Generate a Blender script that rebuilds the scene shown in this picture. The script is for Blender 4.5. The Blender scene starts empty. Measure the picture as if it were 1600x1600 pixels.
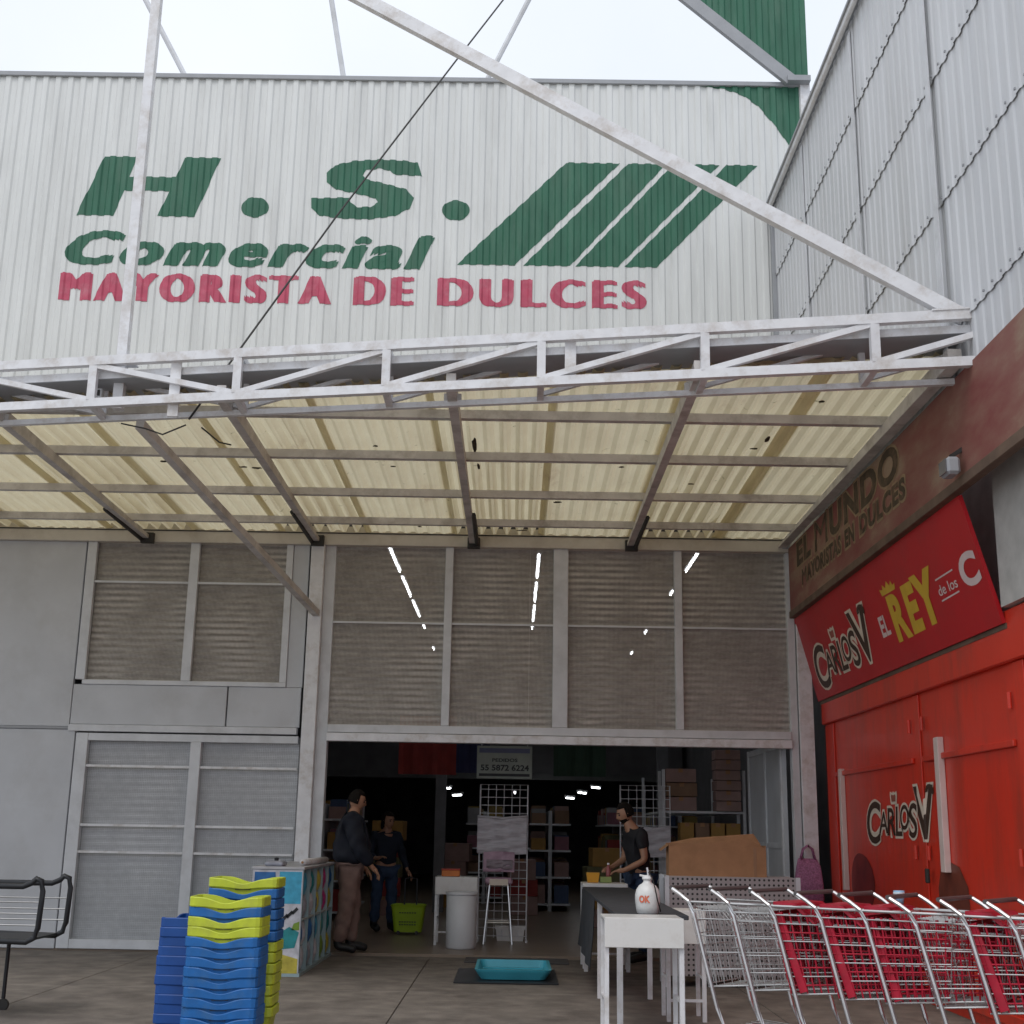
import bpy, bmesh, math, random
from mathutils import Vector, Matrix
random.seed(7)
R = math.radians
S = bpy.context.scene
COL = S.collection

# ------------------------------------------------------------------ camera
cam_d = bpy.data.cameras.new('camera')
cam = bpy.data.objects.new('camera', cam_d)
COL.objects.link(cam)
cam_d.sensor_width = 36.0
cam_d.lens = 45.0
cam_d.clip_start = 0.1
cam_d.clip_end = 500
cam.location = (0, -15, 1.42)
_p, _r, _y = R(14.0), R(1.0), R(0.3)
_f = Vector((-math.sin(_y) * math.cos(_p), math.cos(_y) * math.cos(_p), math.sin(_p)))
_r0 = Vector((math.cos(_y), math.sin(_y), 0))
_u0 = _r0.cross(_f)
_rx = _r0 * math.cos(_r) + _u0 * math.sin(_r)
_ux = _u0 * math.cos(_r) - _r0 * math.sin(_r)
cam.rotation_euler = Matrix((_rx, _ux, -_f)).transposed().to_euler()
S.camera = cam

# ------------------------------------------------------------------ world: bright overcast sky
W = bpy.data.worlds.new('World')
S.world = W
W.use_nodes = True
nt = W.node_tree
nt.nodes.clear()
wo = nt.nodes.new('ShaderNodeOutputWorld')
bg = nt.nodes.new('ShaderNodeBackground')
sky = nt.nodes.new('ShaderNodeTexSky')
sky.sky_type = 'NISHITA'
sky.sun_disc = False
sky.sun_elevation = R(55)
sky.sun_rotation = R(200)
sky.dust_density = 3.0
tc = nt.nodes.new('ShaderNodeTexCoord')
cn = nt.nodes.new('ShaderNodeTexNoise')
cn.inputs['Scale'].default_value = 2.2
cn.inputs['Detail'].default_value = 6
cr = nt.nodes.new('ShaderNodeValToRGB')
cr.color_ramp.elements[0].position = 0.3
cr.color_ramp.elements[0].color = (7.4, 8.0, 8.9, 1)
cr.color_ramp.elements[1].position = 0.75
cr.color_ramp.elements[1].color = (9.0, 9.4, 10.1, 1)
mx = nt.nodes.new('ShaderNodeMix')
mx.data_type = 'RGBA'
mx.inputs[0].default_value = 0.93
nt.links.new(tc.outputs['Generated'], cn.inputs['Vector'])
nt.links.new(cn.outputs['Fac'], cr.inputs['Fac'])
nt.links.new(sky.outputs[0], mx.inputs[6])
nt.links.new(cr.outputs[0], mx.inputs[7])
nt.links.new(mx.outputs[2], bg.inputs['Color'])
bg.inputs['Strength'].default_value = 0.10
nt.links.new(bg.outputs[0], wo.inputs[0])

sun_d = bpy.data.lights.new('sun', 'SUN')
sun_d.energy = 0.9
sun_d.angle = R(25)
sun_d.color = (1, 0.97, 0.93)
sun = bpy.data.objects.new('sun', sun_d)
COL.objects.link(sun)
sun.rotation_euler = (R(35), 0, R(-20))
sun['kind'] = 'helper'

S.view_settings.view_transform = 'Standard'
S.view_settings.look = 'None'
S.view_settings.exposure = 0.22
S.view_settings.gamma = 1.0
S.view_settings.use_curve_mapping = False
S.render.engine = 'CYCLES'
S.cycles.use_denoising = True
S.cycles.max_bounces = 8
S.cycles.transparent_max_bounces = 12
S.cycles.sample_clamp_indirect = 6.0

# ------------------------------------------------------------------ materials
MATS = {}

def mat(name, col, rough=0.6, metal=0.0, var=0.12, scale=6.0, bump=0.0, bscale=40.0, dirt=None, dirt_amt=0.3, dscale=1.5, stretch=(1, 1, 1), spec=0.4):
    if name in MATS:
        return MATS[name]
    m = bpy.data.materials.new(name)
    m.use_nodes = True
    n = m.node_tree
    b = n.nodes['Principled BSDF']
    b.inputs['Roughness'].default_value = rough
    b.inputs['Metallic'].default_value = metal
    b.inputs['Specular IOR Level'].default_value = spec
    g = n.nodes.new('ShaderNodeNewGeometry')
    mp = n.nodes.new('ShaderNodeMapping')
    mp.inputs['Scale'].default_value = stretch
    n.links.new(g.outputs['Position'], mp.inputs['Vector'])
    t = n.nodes.new('ShaderNodeTexNoise')
    t.inputs['Scale'].default_value = scale
    t.inputs['Detail'].default_value = 5
    n.links.new(mp.outputs[0], t.inputs['Vector'])
    r = n.nodes.new('ShaderNodeValToRGB')
    r.color_ramp.elements[0].position = 0.3
    r.color_ramp.elements[1].position = 0.7
    r.color_ramp.elements[0].color = tuple(c * (1 - var) for c in col) + (1,)
    r.color_ramp.elements[1].color = tuple(min(1, c * (1 + var)) for c in col) + (1,)
    n.links.new(t.outputs['Fac'], r.inputs['Fac'])
    out = r.outputs[0]
    if dirt:
        t2 = n.nodes.new('ShaderNodeTexNoise')
        t2.inputs['Scale'].default_value = dscale
        t2.inputs['Detail'].default_value = 8
        t2.inputs['Roughness'].default_value = 0.7
        n.links.new(mp.outputs[0], t2.inputs['Vector'])
        r2 = n.nodes.new('ShaderNodeValToRGB')
        r2.color_ramp.elements[0].position = 0.48
        r2.color_ramp.elements[1].position = 0.72
        r2.color_ramp.elements[0].color = (0, 0, 0, 1)
        r2.color_ramp.elements[1].color = (dirt_amt,) * 3 + (1,)
        n.links.new(t2.outputs['Fac'], r2.inputs['Fac'])
        mm = n.nodes.new('ShaderNodeMix')
        mm.data_type = 'RGBA'
        n.links.new(r2.outputs[0], mm.inputs[0])
        n.links.new(out, mm.inputs[6])
        mm.inputs[7].default_value = tuple(dirt) + (1,)
        out = mm.outputs[2]
    n.links.new(out, b.inputs['Base Color'])
    if bump:
        t3 = n.nodes.new('ShaderNodeTexNoise')
        t3.inputs['Scale'].default_value = bscale
        t3.inputs['Detail'].default_value = 4
        n.links.new(mp.outputs[0], t3.inputs['Vector'])
        bp = n.nodes.new('ShaderNodeBump')
        bp.inputs['Strength'].default_value = bump
        bp.inputs['Distance'].default_value = 0.01
        n.links.new(t3.outputs['Fac'], bp.inputs['Height'])
        n.links.new(bp.outputs[0], b.inputs['Normal'])
    MATS[name] = m
    return m

def emit(name, col, st):
    if name in MATS:
        return MATS[name]
    m = bpy.data.materials.new(name)
    m.use_nodes = True
    b = m.node_tree.nodes['Principled BSDF']
    b.inputs['Base Color'].default_value = tuple(col) + (1,)
    b.inputs['Emission Color'].default_value = tuple(col) + (1,)
    b.inputs['Emission Strength'].default_value = st
    MATS[name] = m
    return m

white_wall = mat('white_painted_sheet', (.66, .67, .66), .5, var=.06, scale=3, dirt=(.42, .42, .41), dirt_amt=.45, dscale=2.2, stretch=(1.6, 1, .18))
shed_sheet = mat('galvanised_sheet', (.60, .61, .63), .45, var=.06, scale=3, dirt=(.38, .37, .35), dirt_amt=.4, dscale=2.0, stretch=(1, 1.6, .15))
green_paint = mat('green_paint', (.027, .122, .074), .5, var=.16, scale=5, dirt=(.12, .2, .15), dirt_amt=.35, dscale=3, stretch=(1.5, 1, .3))
red_paint = mat('faded_red_paint', (.47, .075, .13), .55, var=.12, scale=8, dirt=(.55, .3, .33), dirt_amt=.4, dscale=5)
white_steel = mat('white_painted_steel', (.72, .72, .74), .42, var=.07, scale=9, dirt=(.36, .29, .22), dirt_amt=.6, dscale=5, bump=.1, bscale=25)
grey_steel = mat('grey_painted_steel', (.62, .63, .655), .5, var=.07, scale=5, dirt=(.33, .32, .31), dirt_amt=.35, dscale=3)
under_steel = mat('weathered_canopy_steel', (.60, .57, .545), .6, var=.12, scale=6, dirt=(.16, .12, .09), dirt_amt=.5, dscale=4)
beige_steel = mat('beige_painted_steel', (.58, .54, .48), .5, var=.06, scale=5, dirt=(.34, .28, .2), dirt_amt=.35, dscale=4)
grey_panel = mat('grey_wall_panel', (.53, .54, .565), .55, var=.06, scale=2, dirt=(.36, .35, .34), dirt_amt=.4, dscale=1.3)
gutter_grey = mat('gutter_sheet', (.32, .33, .35), .5, var=.06)
dark_iron = mat('dark_iron', (.035, .033, .03), .6, var=.2)
black_plastic = mat('black_plastic', (.02, .021, .024), .45, var=.1)
chrome = mat('cart_chrome', (.62, .62, .63), .28, metal=.85, var=.06, dirt=(.35, .33, .3), dirt_amt=.4, dscale=20)
chrome_dull = mat('cart_zinc_wire', (.5, .5, .5), .4, metal=.7, var=.08)
red_plastic = mat('red_cart_plastic', (.42, .012, .035), .45, var=.2, scale=14, dirt=(.30, .03, .04), dirt_amt=.6, dscale=8)
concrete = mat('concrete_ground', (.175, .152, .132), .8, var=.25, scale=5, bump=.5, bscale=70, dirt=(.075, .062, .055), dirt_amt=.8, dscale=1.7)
tile_floor = mat('store_floor_tile', (.26, .20, .15), .35, var=.12, scale=3, dirt=(.12, .09, .07), dirt_amt=.5, dscale=1.5)
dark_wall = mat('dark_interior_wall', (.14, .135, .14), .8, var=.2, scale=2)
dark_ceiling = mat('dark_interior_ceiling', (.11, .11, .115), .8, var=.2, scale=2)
cardboard = mat('cardboard', (.36, .19, .095), .8, var=.1, scale=8, dirt=(.22, .11, .05), dirt_amt=.35, dscale=5)
cream_paint = mat('cream_print', (.72, .62, .52), .5, var=.06)
brown_paint = mat('brown_print', (.055, .028, .018), .5, var=.1)
yellow_paint = mat('yellow_print', (.62, .40, .035), .5, var=.1)
pink_white = mat('pale_print', (.68, .55, .54), .5, var=.06)
skin_m = mat('skin', (.36, .19, .12), .5, var=.06, scale=12, bump=.05, bscale=120)
hair_m = mat('black_hair', (.012, .010, .009), .9, var=.3, scale=60, spec=.1)

def corr_canopy():
    m = bpy.data.materials.new('translucent_canopy_sheet')
    m.use_nodes = True
    n = m.node_tree
    n.nodes.clear()
    o = n.nodes.new('ShaderNodeOutputMaterial')
    d = n.nodes.new('ShaderNodeBsdfDiffuse')
    t = n.nodes.new('ShaderNodeBsdfTranslucent')
    mix = n.nodes.new('ShaderNodeMixShader')
    mix.inputs[0].default_value = .55
    g = n.nodes.new('ShaderNodeNewGeometry')
    mp = n.nodes.new('ShaderNodeMapping')
    mp.inputs['Scale'].default_value = (1.6, .45, 1)
    n.links.new(g.outputs['Position'], mp.inputs['Vector'])
    tx = n.nodes.new('ShaderNodeTexNoise')
    tx.inputs['Scale'].default_value = 2.3
    tx.inputs['Detail'].default_value = 8
    tx.inputs['Roughness'].default_value = .65
    n.links.new(mp.outputs[0], tx.inputs['Vector'])
    rp = n.nodes.new('ShaderNodeValToRGB')
    e = rp.color_ramp.elements
    e[0].position, e[0].color = .30, (.74, .675, .485, 1)
    e[1].position, e[1].color = .62, (.66, .585, .41, 1)
    e2 = rp.color_ramp.elements.new(.74)
    e2.color = (.53, .44, .30, 1)
    n.links.new(tx.outputs['Fac'], rp.inputs['Fac'])
    # moss and leaf litter on the sheets, the litter's shadow painted into the colour
    sp = n.nodes.new('ShaderNodeTexNoise')
    sp.inputs['Scale'].default_value = 5.5
    sp.inputs['Detail'].default_value = 5
    sp.inputs['Roughness'].default_value = .75
    n.links.new(g.outputs['Position'], sp.inputs['Vector'])
    sr = n.nodes.new('ShaderNodeValToRGB')
    sr.color_ramp.elements[0].position = .655
    sr.color_ramp.elements[0].color = (0, 0, 0, 1)
    sr.color_ramp.elements[1].position = .72
    sr.color_ramp.elements[1].color = (.8, .8, .8, 1)
    n.links.new(sp.outputs['Fac'], sr.inputs['Fac'])
    mm = n.nodes.new('ShaderNodeMix')
    mm.data_type = 'RGBA'
    n.links.new(sr.outputs[0], mm.inputs[0])
    n.links.new(rp.outputs[0], mm.inputs[6])
    mm.inputs[7].default_value = (.17, .15, .06, 1)
    n.links.new(mm.outputs[2], d.inputs[0])
    n.links.new(mm.outputs[2], t.inputs[0])
    n.links.new(d.outputs[0], mix.inputs[1])
    n.links.new(t.outputs[0], mix.inputs[2])
    n.links.new(mix.outputs[0], o.inputs[0])
    return m
canopy_m = corr_canopy()

def screen_material(name, c1, c2, hole, stretch, pitch=.015, banding=1.0):
    """Expanded-metal screen: fine grid of holes, horizontal rib bands in the colour and random streaks."""
    m = bpy.data.materials.new(name)
    m.use_nodes = True
    n = m.node_tree
    n.nodes.clear()
    o = n.nodes.new('ShaderNodeOutputMaterial')
    d = n.nodes.new('ShaderNodeBsdfPrincipled')
    d.inputs['Roughness'].default_value = .55
    tr = n.nodes.new('ShaderNodeBsdfTransparent')
    mix = n.nodes.new('ShaderNodeMixShader')
    g = n.nodes.new('ShaderNodeNewGeometry')
    sx = n.nodes.new('ShaderNodeSeparateXYZ')
    n.links.new(g.outputs['Position'], sx.inputs[0])
    mp = n.nodes.new('ShaderNodeMapping')
    mp.inputs['Scale'].default_value = stretch
    n.links.new(g.outputs['Position'], mp.inputs['Vector'])
    tx = n.nodes.new('ShaderNodeTexNoise')
    tx.inputs['Scale'].default_value = 2.0
    tx.inputs['Detail'].default_value = 9
    tx.inputs['Roughness'].default_value = .85
    n.links.new(mp.outputs[0], tx.inputs['Vector'])
    rp = n.nodes.new('ShaderNodeValToRGB')
    rp.color_ramp.elements[0].position = .25
    rp.color_ramp.elements[0].color = tuple(c1) + (1,)
    rp.color_ramp.elements[1].position = .80
    rp.color_ramp.elements[1].color = tuple(c2) + (1,)
    big = n.nodes.new('ShaderNodeTexNoise')
    big.inputs['Scale'].default_value = 1.3
    big.inputs['Detail'].default_value = 3
    n.links.new(g.outputs['Position'], big.inputs['Vector'])
    def mth(op, a, b=None, c=None):
        q = n.nodes.new('ShaderNodeMath'); q.operation = op
        for i, s_ in enumerate((a, b, c)):
            if s_ is None: continue
            if isinstance(s_, (int, float)): q.inputs[i].default_value = s_
            else: n.links.new(s_, q.inputs[i])
        return q.outputs[0]
    wob = mth('MULTIPLY', tx.outputs['Fac'], 2.5)
    band = mth('SINE', mth('ADD', mth('MULTIPLY', sx.outputs[2], 2 * math.pi / .076), wob))
    patch = mth('MULTIPLY', mth('SUBTRACT', big.outputs['Fac'], .44), 2.6)
    patch = mth('MAXIMUM', patch, 0.0)
    fac = mth('ADD', tx.outputs['Fac'], mth('MULTIPLY', band, mth('MULTIPLY', patch, .50 * banding)))
    fac = mth('ADD', fac, mth('MULTIPLY', mth('SUBTRACT', big.outputs['Fac'], .5), .55))
    n.links.new(fac, rp.inputs['Fac'])
    n.links.new(rp.outputs[0], d.inputs['Base Color'])
    def cell(sock, pitch, duty):
        a = n.nodes.new('ShaderNodeMath'); a.operation = 'DIVIDE'; a.inputs[1].default_value = pitch
        b = n.nodes.new('ShaderNodeMath'); b.operation = 'FRACT'
        c = n.nodes.new('ShaderNodeMath'); c.operation = 'LESS_THAN'; c.inputs[1].default_value = duty
        n.links.new(sock, a.inputs[0]); n.links.new(a.outputs[0], b.inputs[0]); n.links.new(b.outputs[0], c.inputs[0])
        return c.outputs[0]
    h = n.nodes.new('ShaderNodeMath'); h.operation = 'MULTIPLY'
    n.links.new(cell(sx.outputs[0], pitch, hole), h.inputs[0])
    n.links.new(cell(sx.outputs[2], pitch * .93, hole), h.inputs[1])
    n.links.new(h.outputs[0], mix.inputs[0])
    n.links.new(d.outputs[0], mix.inputs[1])
    n.links.new(tr.outputs[0], mix.inputs[2])
    n.links.new(mix.outputs[0], o.inputs[0])
    return m
screen_dark = screen_material('brown_wire_screen', (.25, .225, .20), (.66, .615, .565), .50, (2.6, 1, 7.0))
screen_pale = screen_material('pale_wire_screen', (.38, .39, .41), (.66, .67, .69), .52, (5, 1, 6), .0205, .35)

# ------------------------------------------------------------------ mesh helpers
class MB:
    def __init__(self):
        self.v, self.f = [], []
    def add(self, vs, fs):
        o = len(self.v)
        self.v += [tuple(p) for p in vs]
        self.f += [tuple(i + o for i in q) for q in fs]
        return self
    def box(self, x0, x1, y0, y1, z0, z1):
        vs = [(x, y, z) for z in (z0, z1) for y in (y0, y1) for x in (x0, x1)]
        return self.add(vs, [(0, 2, 3, 1), (4, 5, 7, 6), (0, 1, 5, 4), (2, 6, 7, 3), (0, 4, 6, 2), (1, 3, 7, 5)])
    def bar(self, a, b, w, h, up=(0, 0, 1)):
        a, b = Vector(a), Vector(b)
        d = (b - a).normalized()
        up = Vector(up)
        if abs(d.dot(up)) > .98:
            up = Vector((0, 1, 0))
        s = d.cross(up).normalized() * (w / 2)
        u = s.cross(d).normalized() * (h / 2)
        vs = [p + i * s + j * u for p in (a, b) for i, j in ((-1, -1), (1, -1), (1, 1), (-1, 1))]
        return self.add(vs, [(3, 2, 1, 0), (4, 5, 6, 7), (0, 1, 5, 4), (1, 2, 6, 5), (2, 3, 7, 6), (3, 0, 4, 7)])
    def tube(self, pts, r, n=6, closed=False):
        pts = [Vector(p) for p in pts]
        rs = r if isinstance(r, (list, tuple)) else [r] * len(pts)
        k = len(pts)
        rings = []
        for i, p in enumerate(pts):
            if closed:
                d = (pts[(i + 1) % k] - pts[i - 1])
            else:
                d = (pts[min(i + 1, k - 1)] - pts[max(i - 1, 0)])
            d.normalize()
            up = Vector((0, 0, 1)) if abs(d.z) < .95 else Vector((0, 1, 0))
            s = d.cross(up).normalized()
            u = s.cross(d)
            rings.append([p + (s * math.cos(2 * math.pi * j / n) + u * math.sin(2 * math.pi * j / n)) * rs[i] for j in range(n)])
        vs = [q for rg in rings for q in rg]
        fs = []
        for i in range(k if closed else k - 1):
            a, b = i * n, ((i + 1) % k) * n
            for j in range(n):
                fs.append((a + j, a + (j + 1) % n, b + (j + 1) % n, b + j))
        if not closed:
            fs.append(tuple(reversed(range(n))))
            fs.append(tuple(range((k - 1) * n, k * n)))
        return self.add(vs, fs)
    def lathe(self, prof, n=20, c=(0, 0, 0)):
        vs = [(c[0] + r * math.cos(2 * math.pi * j / n), c[1] + r * math.sin(2 * math.pi * j / n), c[2] + z) for r, z in prof for j in range(n)]
        fs = []
        for i in range(len(prof) - 1):
            for j in range(n):
                fs.append((i * n + j, i * n + (j + 1) % n, (i + 1) * n + (j + 1) % n, (i + 1) * n + j))
        fs.append(tuple(reversed(range(n))))
        fs.append(tuple(range((len(prof) - 1) * n, len(prof) * n)))
        return self.add(vs, fs)
    def rings(self, rings, cap0=True, cap1=True):
        n = len(rings[0])
        vs = [p for r in rings for p in r]
        fs = []
        for i in range(len(rings) - 1):
            for j in range(n):
                fs.append((i * n + j, i * n + (j + 1) % n, (i + 1) * n + (j + 1) % n, (i + 1) * n + j))
        if cap0:
            fs.append(tuple(reversed(range(n))))
        if cap1:
            fs.append(tuple(range((len(rings) - 1) * n, len(rings) * n)))
        return self.add(vs, fs)
    def prism(self, poly, axis, a, b):
        """poly of 2-D points swept along an axis: 'x' poly=(y,z), 'y' poly=(x,z), 'z' poly=(x,y)."""
        def P(p, t):
            return {'x': (t, p[0], p[1]), 'y': (p[0], t, p[1]), 'z': (p[0], p[1], t)}[axis]
        n = len(poly)
        vs = [P(p, a) for p in poly] + [P(p, b) for p in poly]
        fs = [tuple(range(n)), tuple(reversed(range(n, 2 * n)))]
        fs += [(i, (i + 1) % n, n + (i + 1) % n, n + i) for i in range(n)]
        return self.add(vs, fs)
    def mesh(self, name, m=None, smooth=False, bevel=0):
        me = bpy.data.meshes.new(name)
        me.from_pydata(self.v, [], self.f)
        bm = bmesh.new()
        bm.from_mesh(me)
        bmesh.ops.recalc_face_normals(bm, faces=bm.faces)
        if bevel:
            bmesh.ops.bevel(bm, geom=[e for e in bm.edges if e.is_manifold and e.calc_face_angle(0) > .6], offset=bevel, segments=1, affect='EDGES', clamp_overlap=True)
        bm.to_mesh(me)
        bm.free()
        if m:
            me.materials.append(m)
        if smooth:
            for p in me.polygons:
                p.use_smooth = True
        return me
    def build(self, name, m, parent=None, smooth=False, bevel=0):
        return link(name, self.mesh(name, m, smooth, bevel), parent)

def link(name, me, parent=None):
    o = bpy.data.objects.new(name, me)
    COL.objects.link(o)
    if parent is not None:
        o.parent = parent
    return o

def tag(o, label, cat, group=None):
    o['label'] = label
    o['category'] = cat
    if group:
        o['group'] = group
    return o

def thing(name, label, cat, loc=(0, 0, 0), rz=0, group=None):
    o = bpy.data.objects.new(name, None)
    o.empty_display_size = .1
    COL.objects.link(o)
    o.location = loc
    o.rotation_euler = (0, 0, rz)
    return tag(o, label, cat, group)

def structure(o):
    o['kind'] = 'structure'
    return o

def dup(root, loc, rz=None, label=None):
    def cp(o, par):
        c = o.copy()
        COL.objects.link(c)
        if par is not None:
            c.parent = par
        for ch in list(o.children):
            cp(ch, c)
        return c
    r = cp(root, None)
    r.location = loc
    if rz is not None:
        r.rotation_euler = (0, 0, rz)
    if label:
        r['label'] = label
    return r

# -- lettering: glyph outlines of the built-in font as flat 2-D faces, fitted to a box
def glyphs(body, w, h, bold=0.0, shear=0.0, x0=0.0, y0=0.0, res=3, gap=1.0):
    cu = bpy.data.curves.new('lettering', 'FONT')
    cu.body = body
    cu.offset = 0 if 'M' in body else bold
    cu.space_character = gap
    cu.shear = shear
    cu.resolution_u = res
    cu.fill_mode = 'FRONT'
    o = bpy.data.objects.new('lettering', cu)
    COL.objects.link(o)
    dg = bpy.context.evaluated_depsgraph_get()
    dg.update()
    me = bpy.data.meshes.new_from_object(o.evaluated_get(dg))
    vs = [Vector((v.co.x, v.co.y)) for v in me.vertices]
    fs = [tuple(p.vertices) for p in me.polygons]
    bpy.data.objects.remove(o)
    bpy.data.curves.remove(cu)
    bpy.data.meshes.remove(me)
    ax, bx = min(v.x for v in vs), max(v.x for v in vs)
    ay, by = min(v.y for v in vs), max(v.y for v in vs)
    vs = [((v.x - ax) / (bx - ax) * w + x0, (v.y - ay) / (by - ay) * h + y0) for v in vs]
    return vs, fs

PITCH = .165
def prof(x):
    """Trapezoid rib of the painted cladding: 0 in the valley, -.03 on the rib, towards the street."""
    t = (x % PITCH) / PITCH
    if t < .40: return 0.0
    if t < .52: return -.021 * (t - .40) / .12
    if t < .88: return -.021
    return -.021 * (1 - (t - .88) / .12)
BREAKS = (0, .40, .52, .88)

def drape(name, vs, fs, m, parent, lift=.004):
    """Cut flat paint outlines at every fold of the cladding and lay them on it."""
    bm = bmesh.new()
    bv = [bm.verts.new((x, 0, z)) for x, z in vs]
    for f in fs:
        try:
            bm.faces.new([bv[i] for i in f])
        except ValueError:
            pass
    lo, hi = min(v[0] for v in vs), max(v[0] for v in vs)
    k = math.floor(lo / PITCH)
    while k * PITCH < hi:
        for b in BREAKS:
            x = (k + b) * PITCH
            if lo < x < hi:
                bmesh.ops.bisect_plane(bm, geom=bm.verts[:] + bm.edges[:] + bm.faces[:], plane_co=(x, 0, 0), plane_no=(1, 0, 0), dist=1e-5)
        k += 1
    for v in bm.verts:
        v.co.y = prof(v.co.x) - lift
    bmesh.ops.recalc_face_normals(bm, faces=bm.faces)
    if sum(f.normal.y * f.calc_area() for f in bm.faces) > 0:
        bmesh.ops.reverse_faces(bm, faces=bm.faces)
    me = bpy.data.meshes.new(name)
    bm.to_mesh(me)
    bm.free()
    me.materials.append(m)
    return link(name, me, parent)

def print_on(name, vs, fs, fn, m, parent, cuts=()):
    """Flat print: 2-D faces carried by fn(u, v) onto a real surface."""
    if cuts:
        bm = bmesh.new()
        bv = [bm.verts.new((u, v, 0)) for u, v in vs]
        for f in fs:
            try:
                bm.faces.new([bv[i] for i in f])
            except ValueError:
                pass
        for c in cuts:
            bmesh.ops.bisect_plane(bm, geom=bm.verts[:] + bm.edges[:] + bm.faces[:], plane_co=(c, 0, 0), plane_no=(1, 0, 0), dist=1e-5)
        bm.verts.index_update()
        vs = [(v.co.x, v.co.y) for v in bm.verts]
        fs = [tuple(v.index for v in f.verts) for f in bm.faces]
        bm.free()
    return MB().add([fn(u, v) for u, v in vs], fs).build(name, m, parent)

# ------------------------------------------------------------------ ground and building shell
gr = structure(MB().box(-150, 150, -9.5, -.02, -.2, .036).build('ground', concrete))
slab_me = MB().box(-1.496, 1.496, -1.573, 1.573, .0365, .05).mesh('paving_slab', concrete, bevel=.004)
for i in range(-4, 5):
    for j in range(3):
        link('paving_slab', slab_me, gr).location = (i * 3.0 + .6, -1.61 - 3.16 * j, 0)
structure(MB().box(-150, 150, -150, -9.5, -.2, .045).build('street', mat('street_bounce_concrete', (.42, .40, .37), .85, var=.12, scale=1.5, bump=.2)))  # out of view, made pale so it bounces light under the canopy
structure(MB().box(-9.5, 3.9, -.02, 26, -.2, .08).build('floor', tile_floor))
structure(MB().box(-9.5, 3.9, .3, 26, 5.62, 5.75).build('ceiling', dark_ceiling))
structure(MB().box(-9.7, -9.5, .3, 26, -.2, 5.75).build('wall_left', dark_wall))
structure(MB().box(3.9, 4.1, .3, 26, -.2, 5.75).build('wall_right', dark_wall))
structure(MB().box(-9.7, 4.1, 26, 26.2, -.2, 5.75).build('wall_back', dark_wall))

# ------------------------------------------------------------------ sign wall (painted corrugated cladding)
ZB, ZT = 4.98, 11.0
sw = thing('sign_wall', 'tall white corrugated wall painted with green and red shop lettering', 'wall', (0, 0, 0))
def sheet_y(nrib, z0, z1):
    mb = MB()
    xs = []
    for k in range(nrib):
        xs += [(k + b) * PITCH for b in BREAKS]
    xs.append(nrib * PITCH)
    vs, fs = [], []
    for x in xs:
        vs += [(x, prof(x + 1e-9) if x < nrib * PITCH else 0, z0), (x, prof(x + 1e-9) if x < nrib * PITCH else 0, z1)]
    for i in range(len(xs) - 1):
        fs.append((2 * i, 2 * i + 2, 2 * i + 3, 2 * i + 1))
    n = len(vs)
    vs += [(x, y + .004, z) for x, y, z in vs]
    fs += [tuple(n + j for j in reversed(f)) for f in fs]
    return mb.add(vs, fs).mesh('wall_sheet', white_wall)
sheet_me = sheet_y(6, ZB, ZT)
SW = 6 * PITCH
for k in range(-9, 3):
    o = link('wall_sheet', sheet_me, sw)
    o.location = (k * SW, .0005 * (k % 2), 0)
o = link('wall_sheet', sheet_y(4, ZB, ZT), sw)
o.location = (3 * SW, .0005, 0)
MB().box(3.60, 3.73, -.06, .04, ZB, ZT + .02).build('corner_trim', white_steel, sw, bevel=.004)
MB().box(-9.0, 3.60, -.045, .06, ZT - .03, ZT + .035).build('top_flashing', gutter_grey, sw, bevel=.006)
MB().box(-9.0, 3.9, .06, .28, ZB - .1, ZT - .03).build('wall_core', dark_wall, sw)

# -- green letters
def quad_strip(poly):
    return poly, [tuple(range(len(poly)))]
zt, zb = 9.825, 8.985
H = [(-5.73, zb), (-5.257, zb), (-5.137 + .0, 9.34), (-4.565, 9.34), (-4.685, zb), (-4.21, zb), (-3.93, zt), (-4.40, zt), (-4.49, 9.54), (-5.10, 9.54), (-5.017, zt), (-5.44, zt)]
drape('painted_letter', *[H, [(0, 1, 2, 9, 10, 11), (2, 3, 8, 9), (3, 4, 5, 6, 7, 8)]], green_paint, sw)
# the S as a broad italic outline, in quarter centimetres right of and above its foot
SP = [(1262, 382), (1278, 431), (1180, 426), (1165, 412), (1130, 405), (1085, 412), (1072, 430), (1085, 445), (1150, 460), (1225, 480), (1253, 510), (1240, 550), (1190, 578), (1100, 592), (1000, 590), (930, 580), (902, 555),
      (899, 518), (1030, 513), (1035, 532), (1060, 548), (1105, 546), (1130, 530), (1120, 515), (1060, 500), (985, 485), (950, 460), (948, 425), (975, 395), (1040, 378), (1130, 371), (1210, 374)]
sv = [(-2.73 + (px_ - 899) * .00373 + (590 - py_) * .0000, 8.985 + (592 - py_) * .003855) for px_, py_ in SP]
from mathutils.geometry import tessellate_polygon
sf = [tuple(t) for t in tessellate_polygon([[Vector((a_, b_, 0)) for a_, b_ in sv]])]
drape('painted_letter', sv, sf, green_paint, sw)
for cx in (-3.445, -.865):
    el = [(cx + .178 * math.cos(a * math.pi / 12), 9.13 + .142 * math.sin(a * math.pi / 12)) for a in range(24)]
    drape('painted_dot', el, [tuple(range(24))], green_paint, sw)
bmw = bmesh.new()
for j in range(5):
    cv, cf = glyphs('Comercial', 4.60, .455, bold=.012, shear=.30, x0=-5.82 + .025 * j, y0=8.30 + .02 * (j % 2), res=5, gap=1.24)
    ob = drape('painted_word', cv, cf, green_paint, sw, lift=.004 + .0007 * j)
    bmw.from_mesh(ob.data)
    bpy.data.objects.remove(ob)
mew = bpy.data.meshes.new('painted_word')
bmw.to_mesh(mew); bmw.free()
mew.materials.append(green_paint)
link('painted_word', mew, sw)
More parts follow.
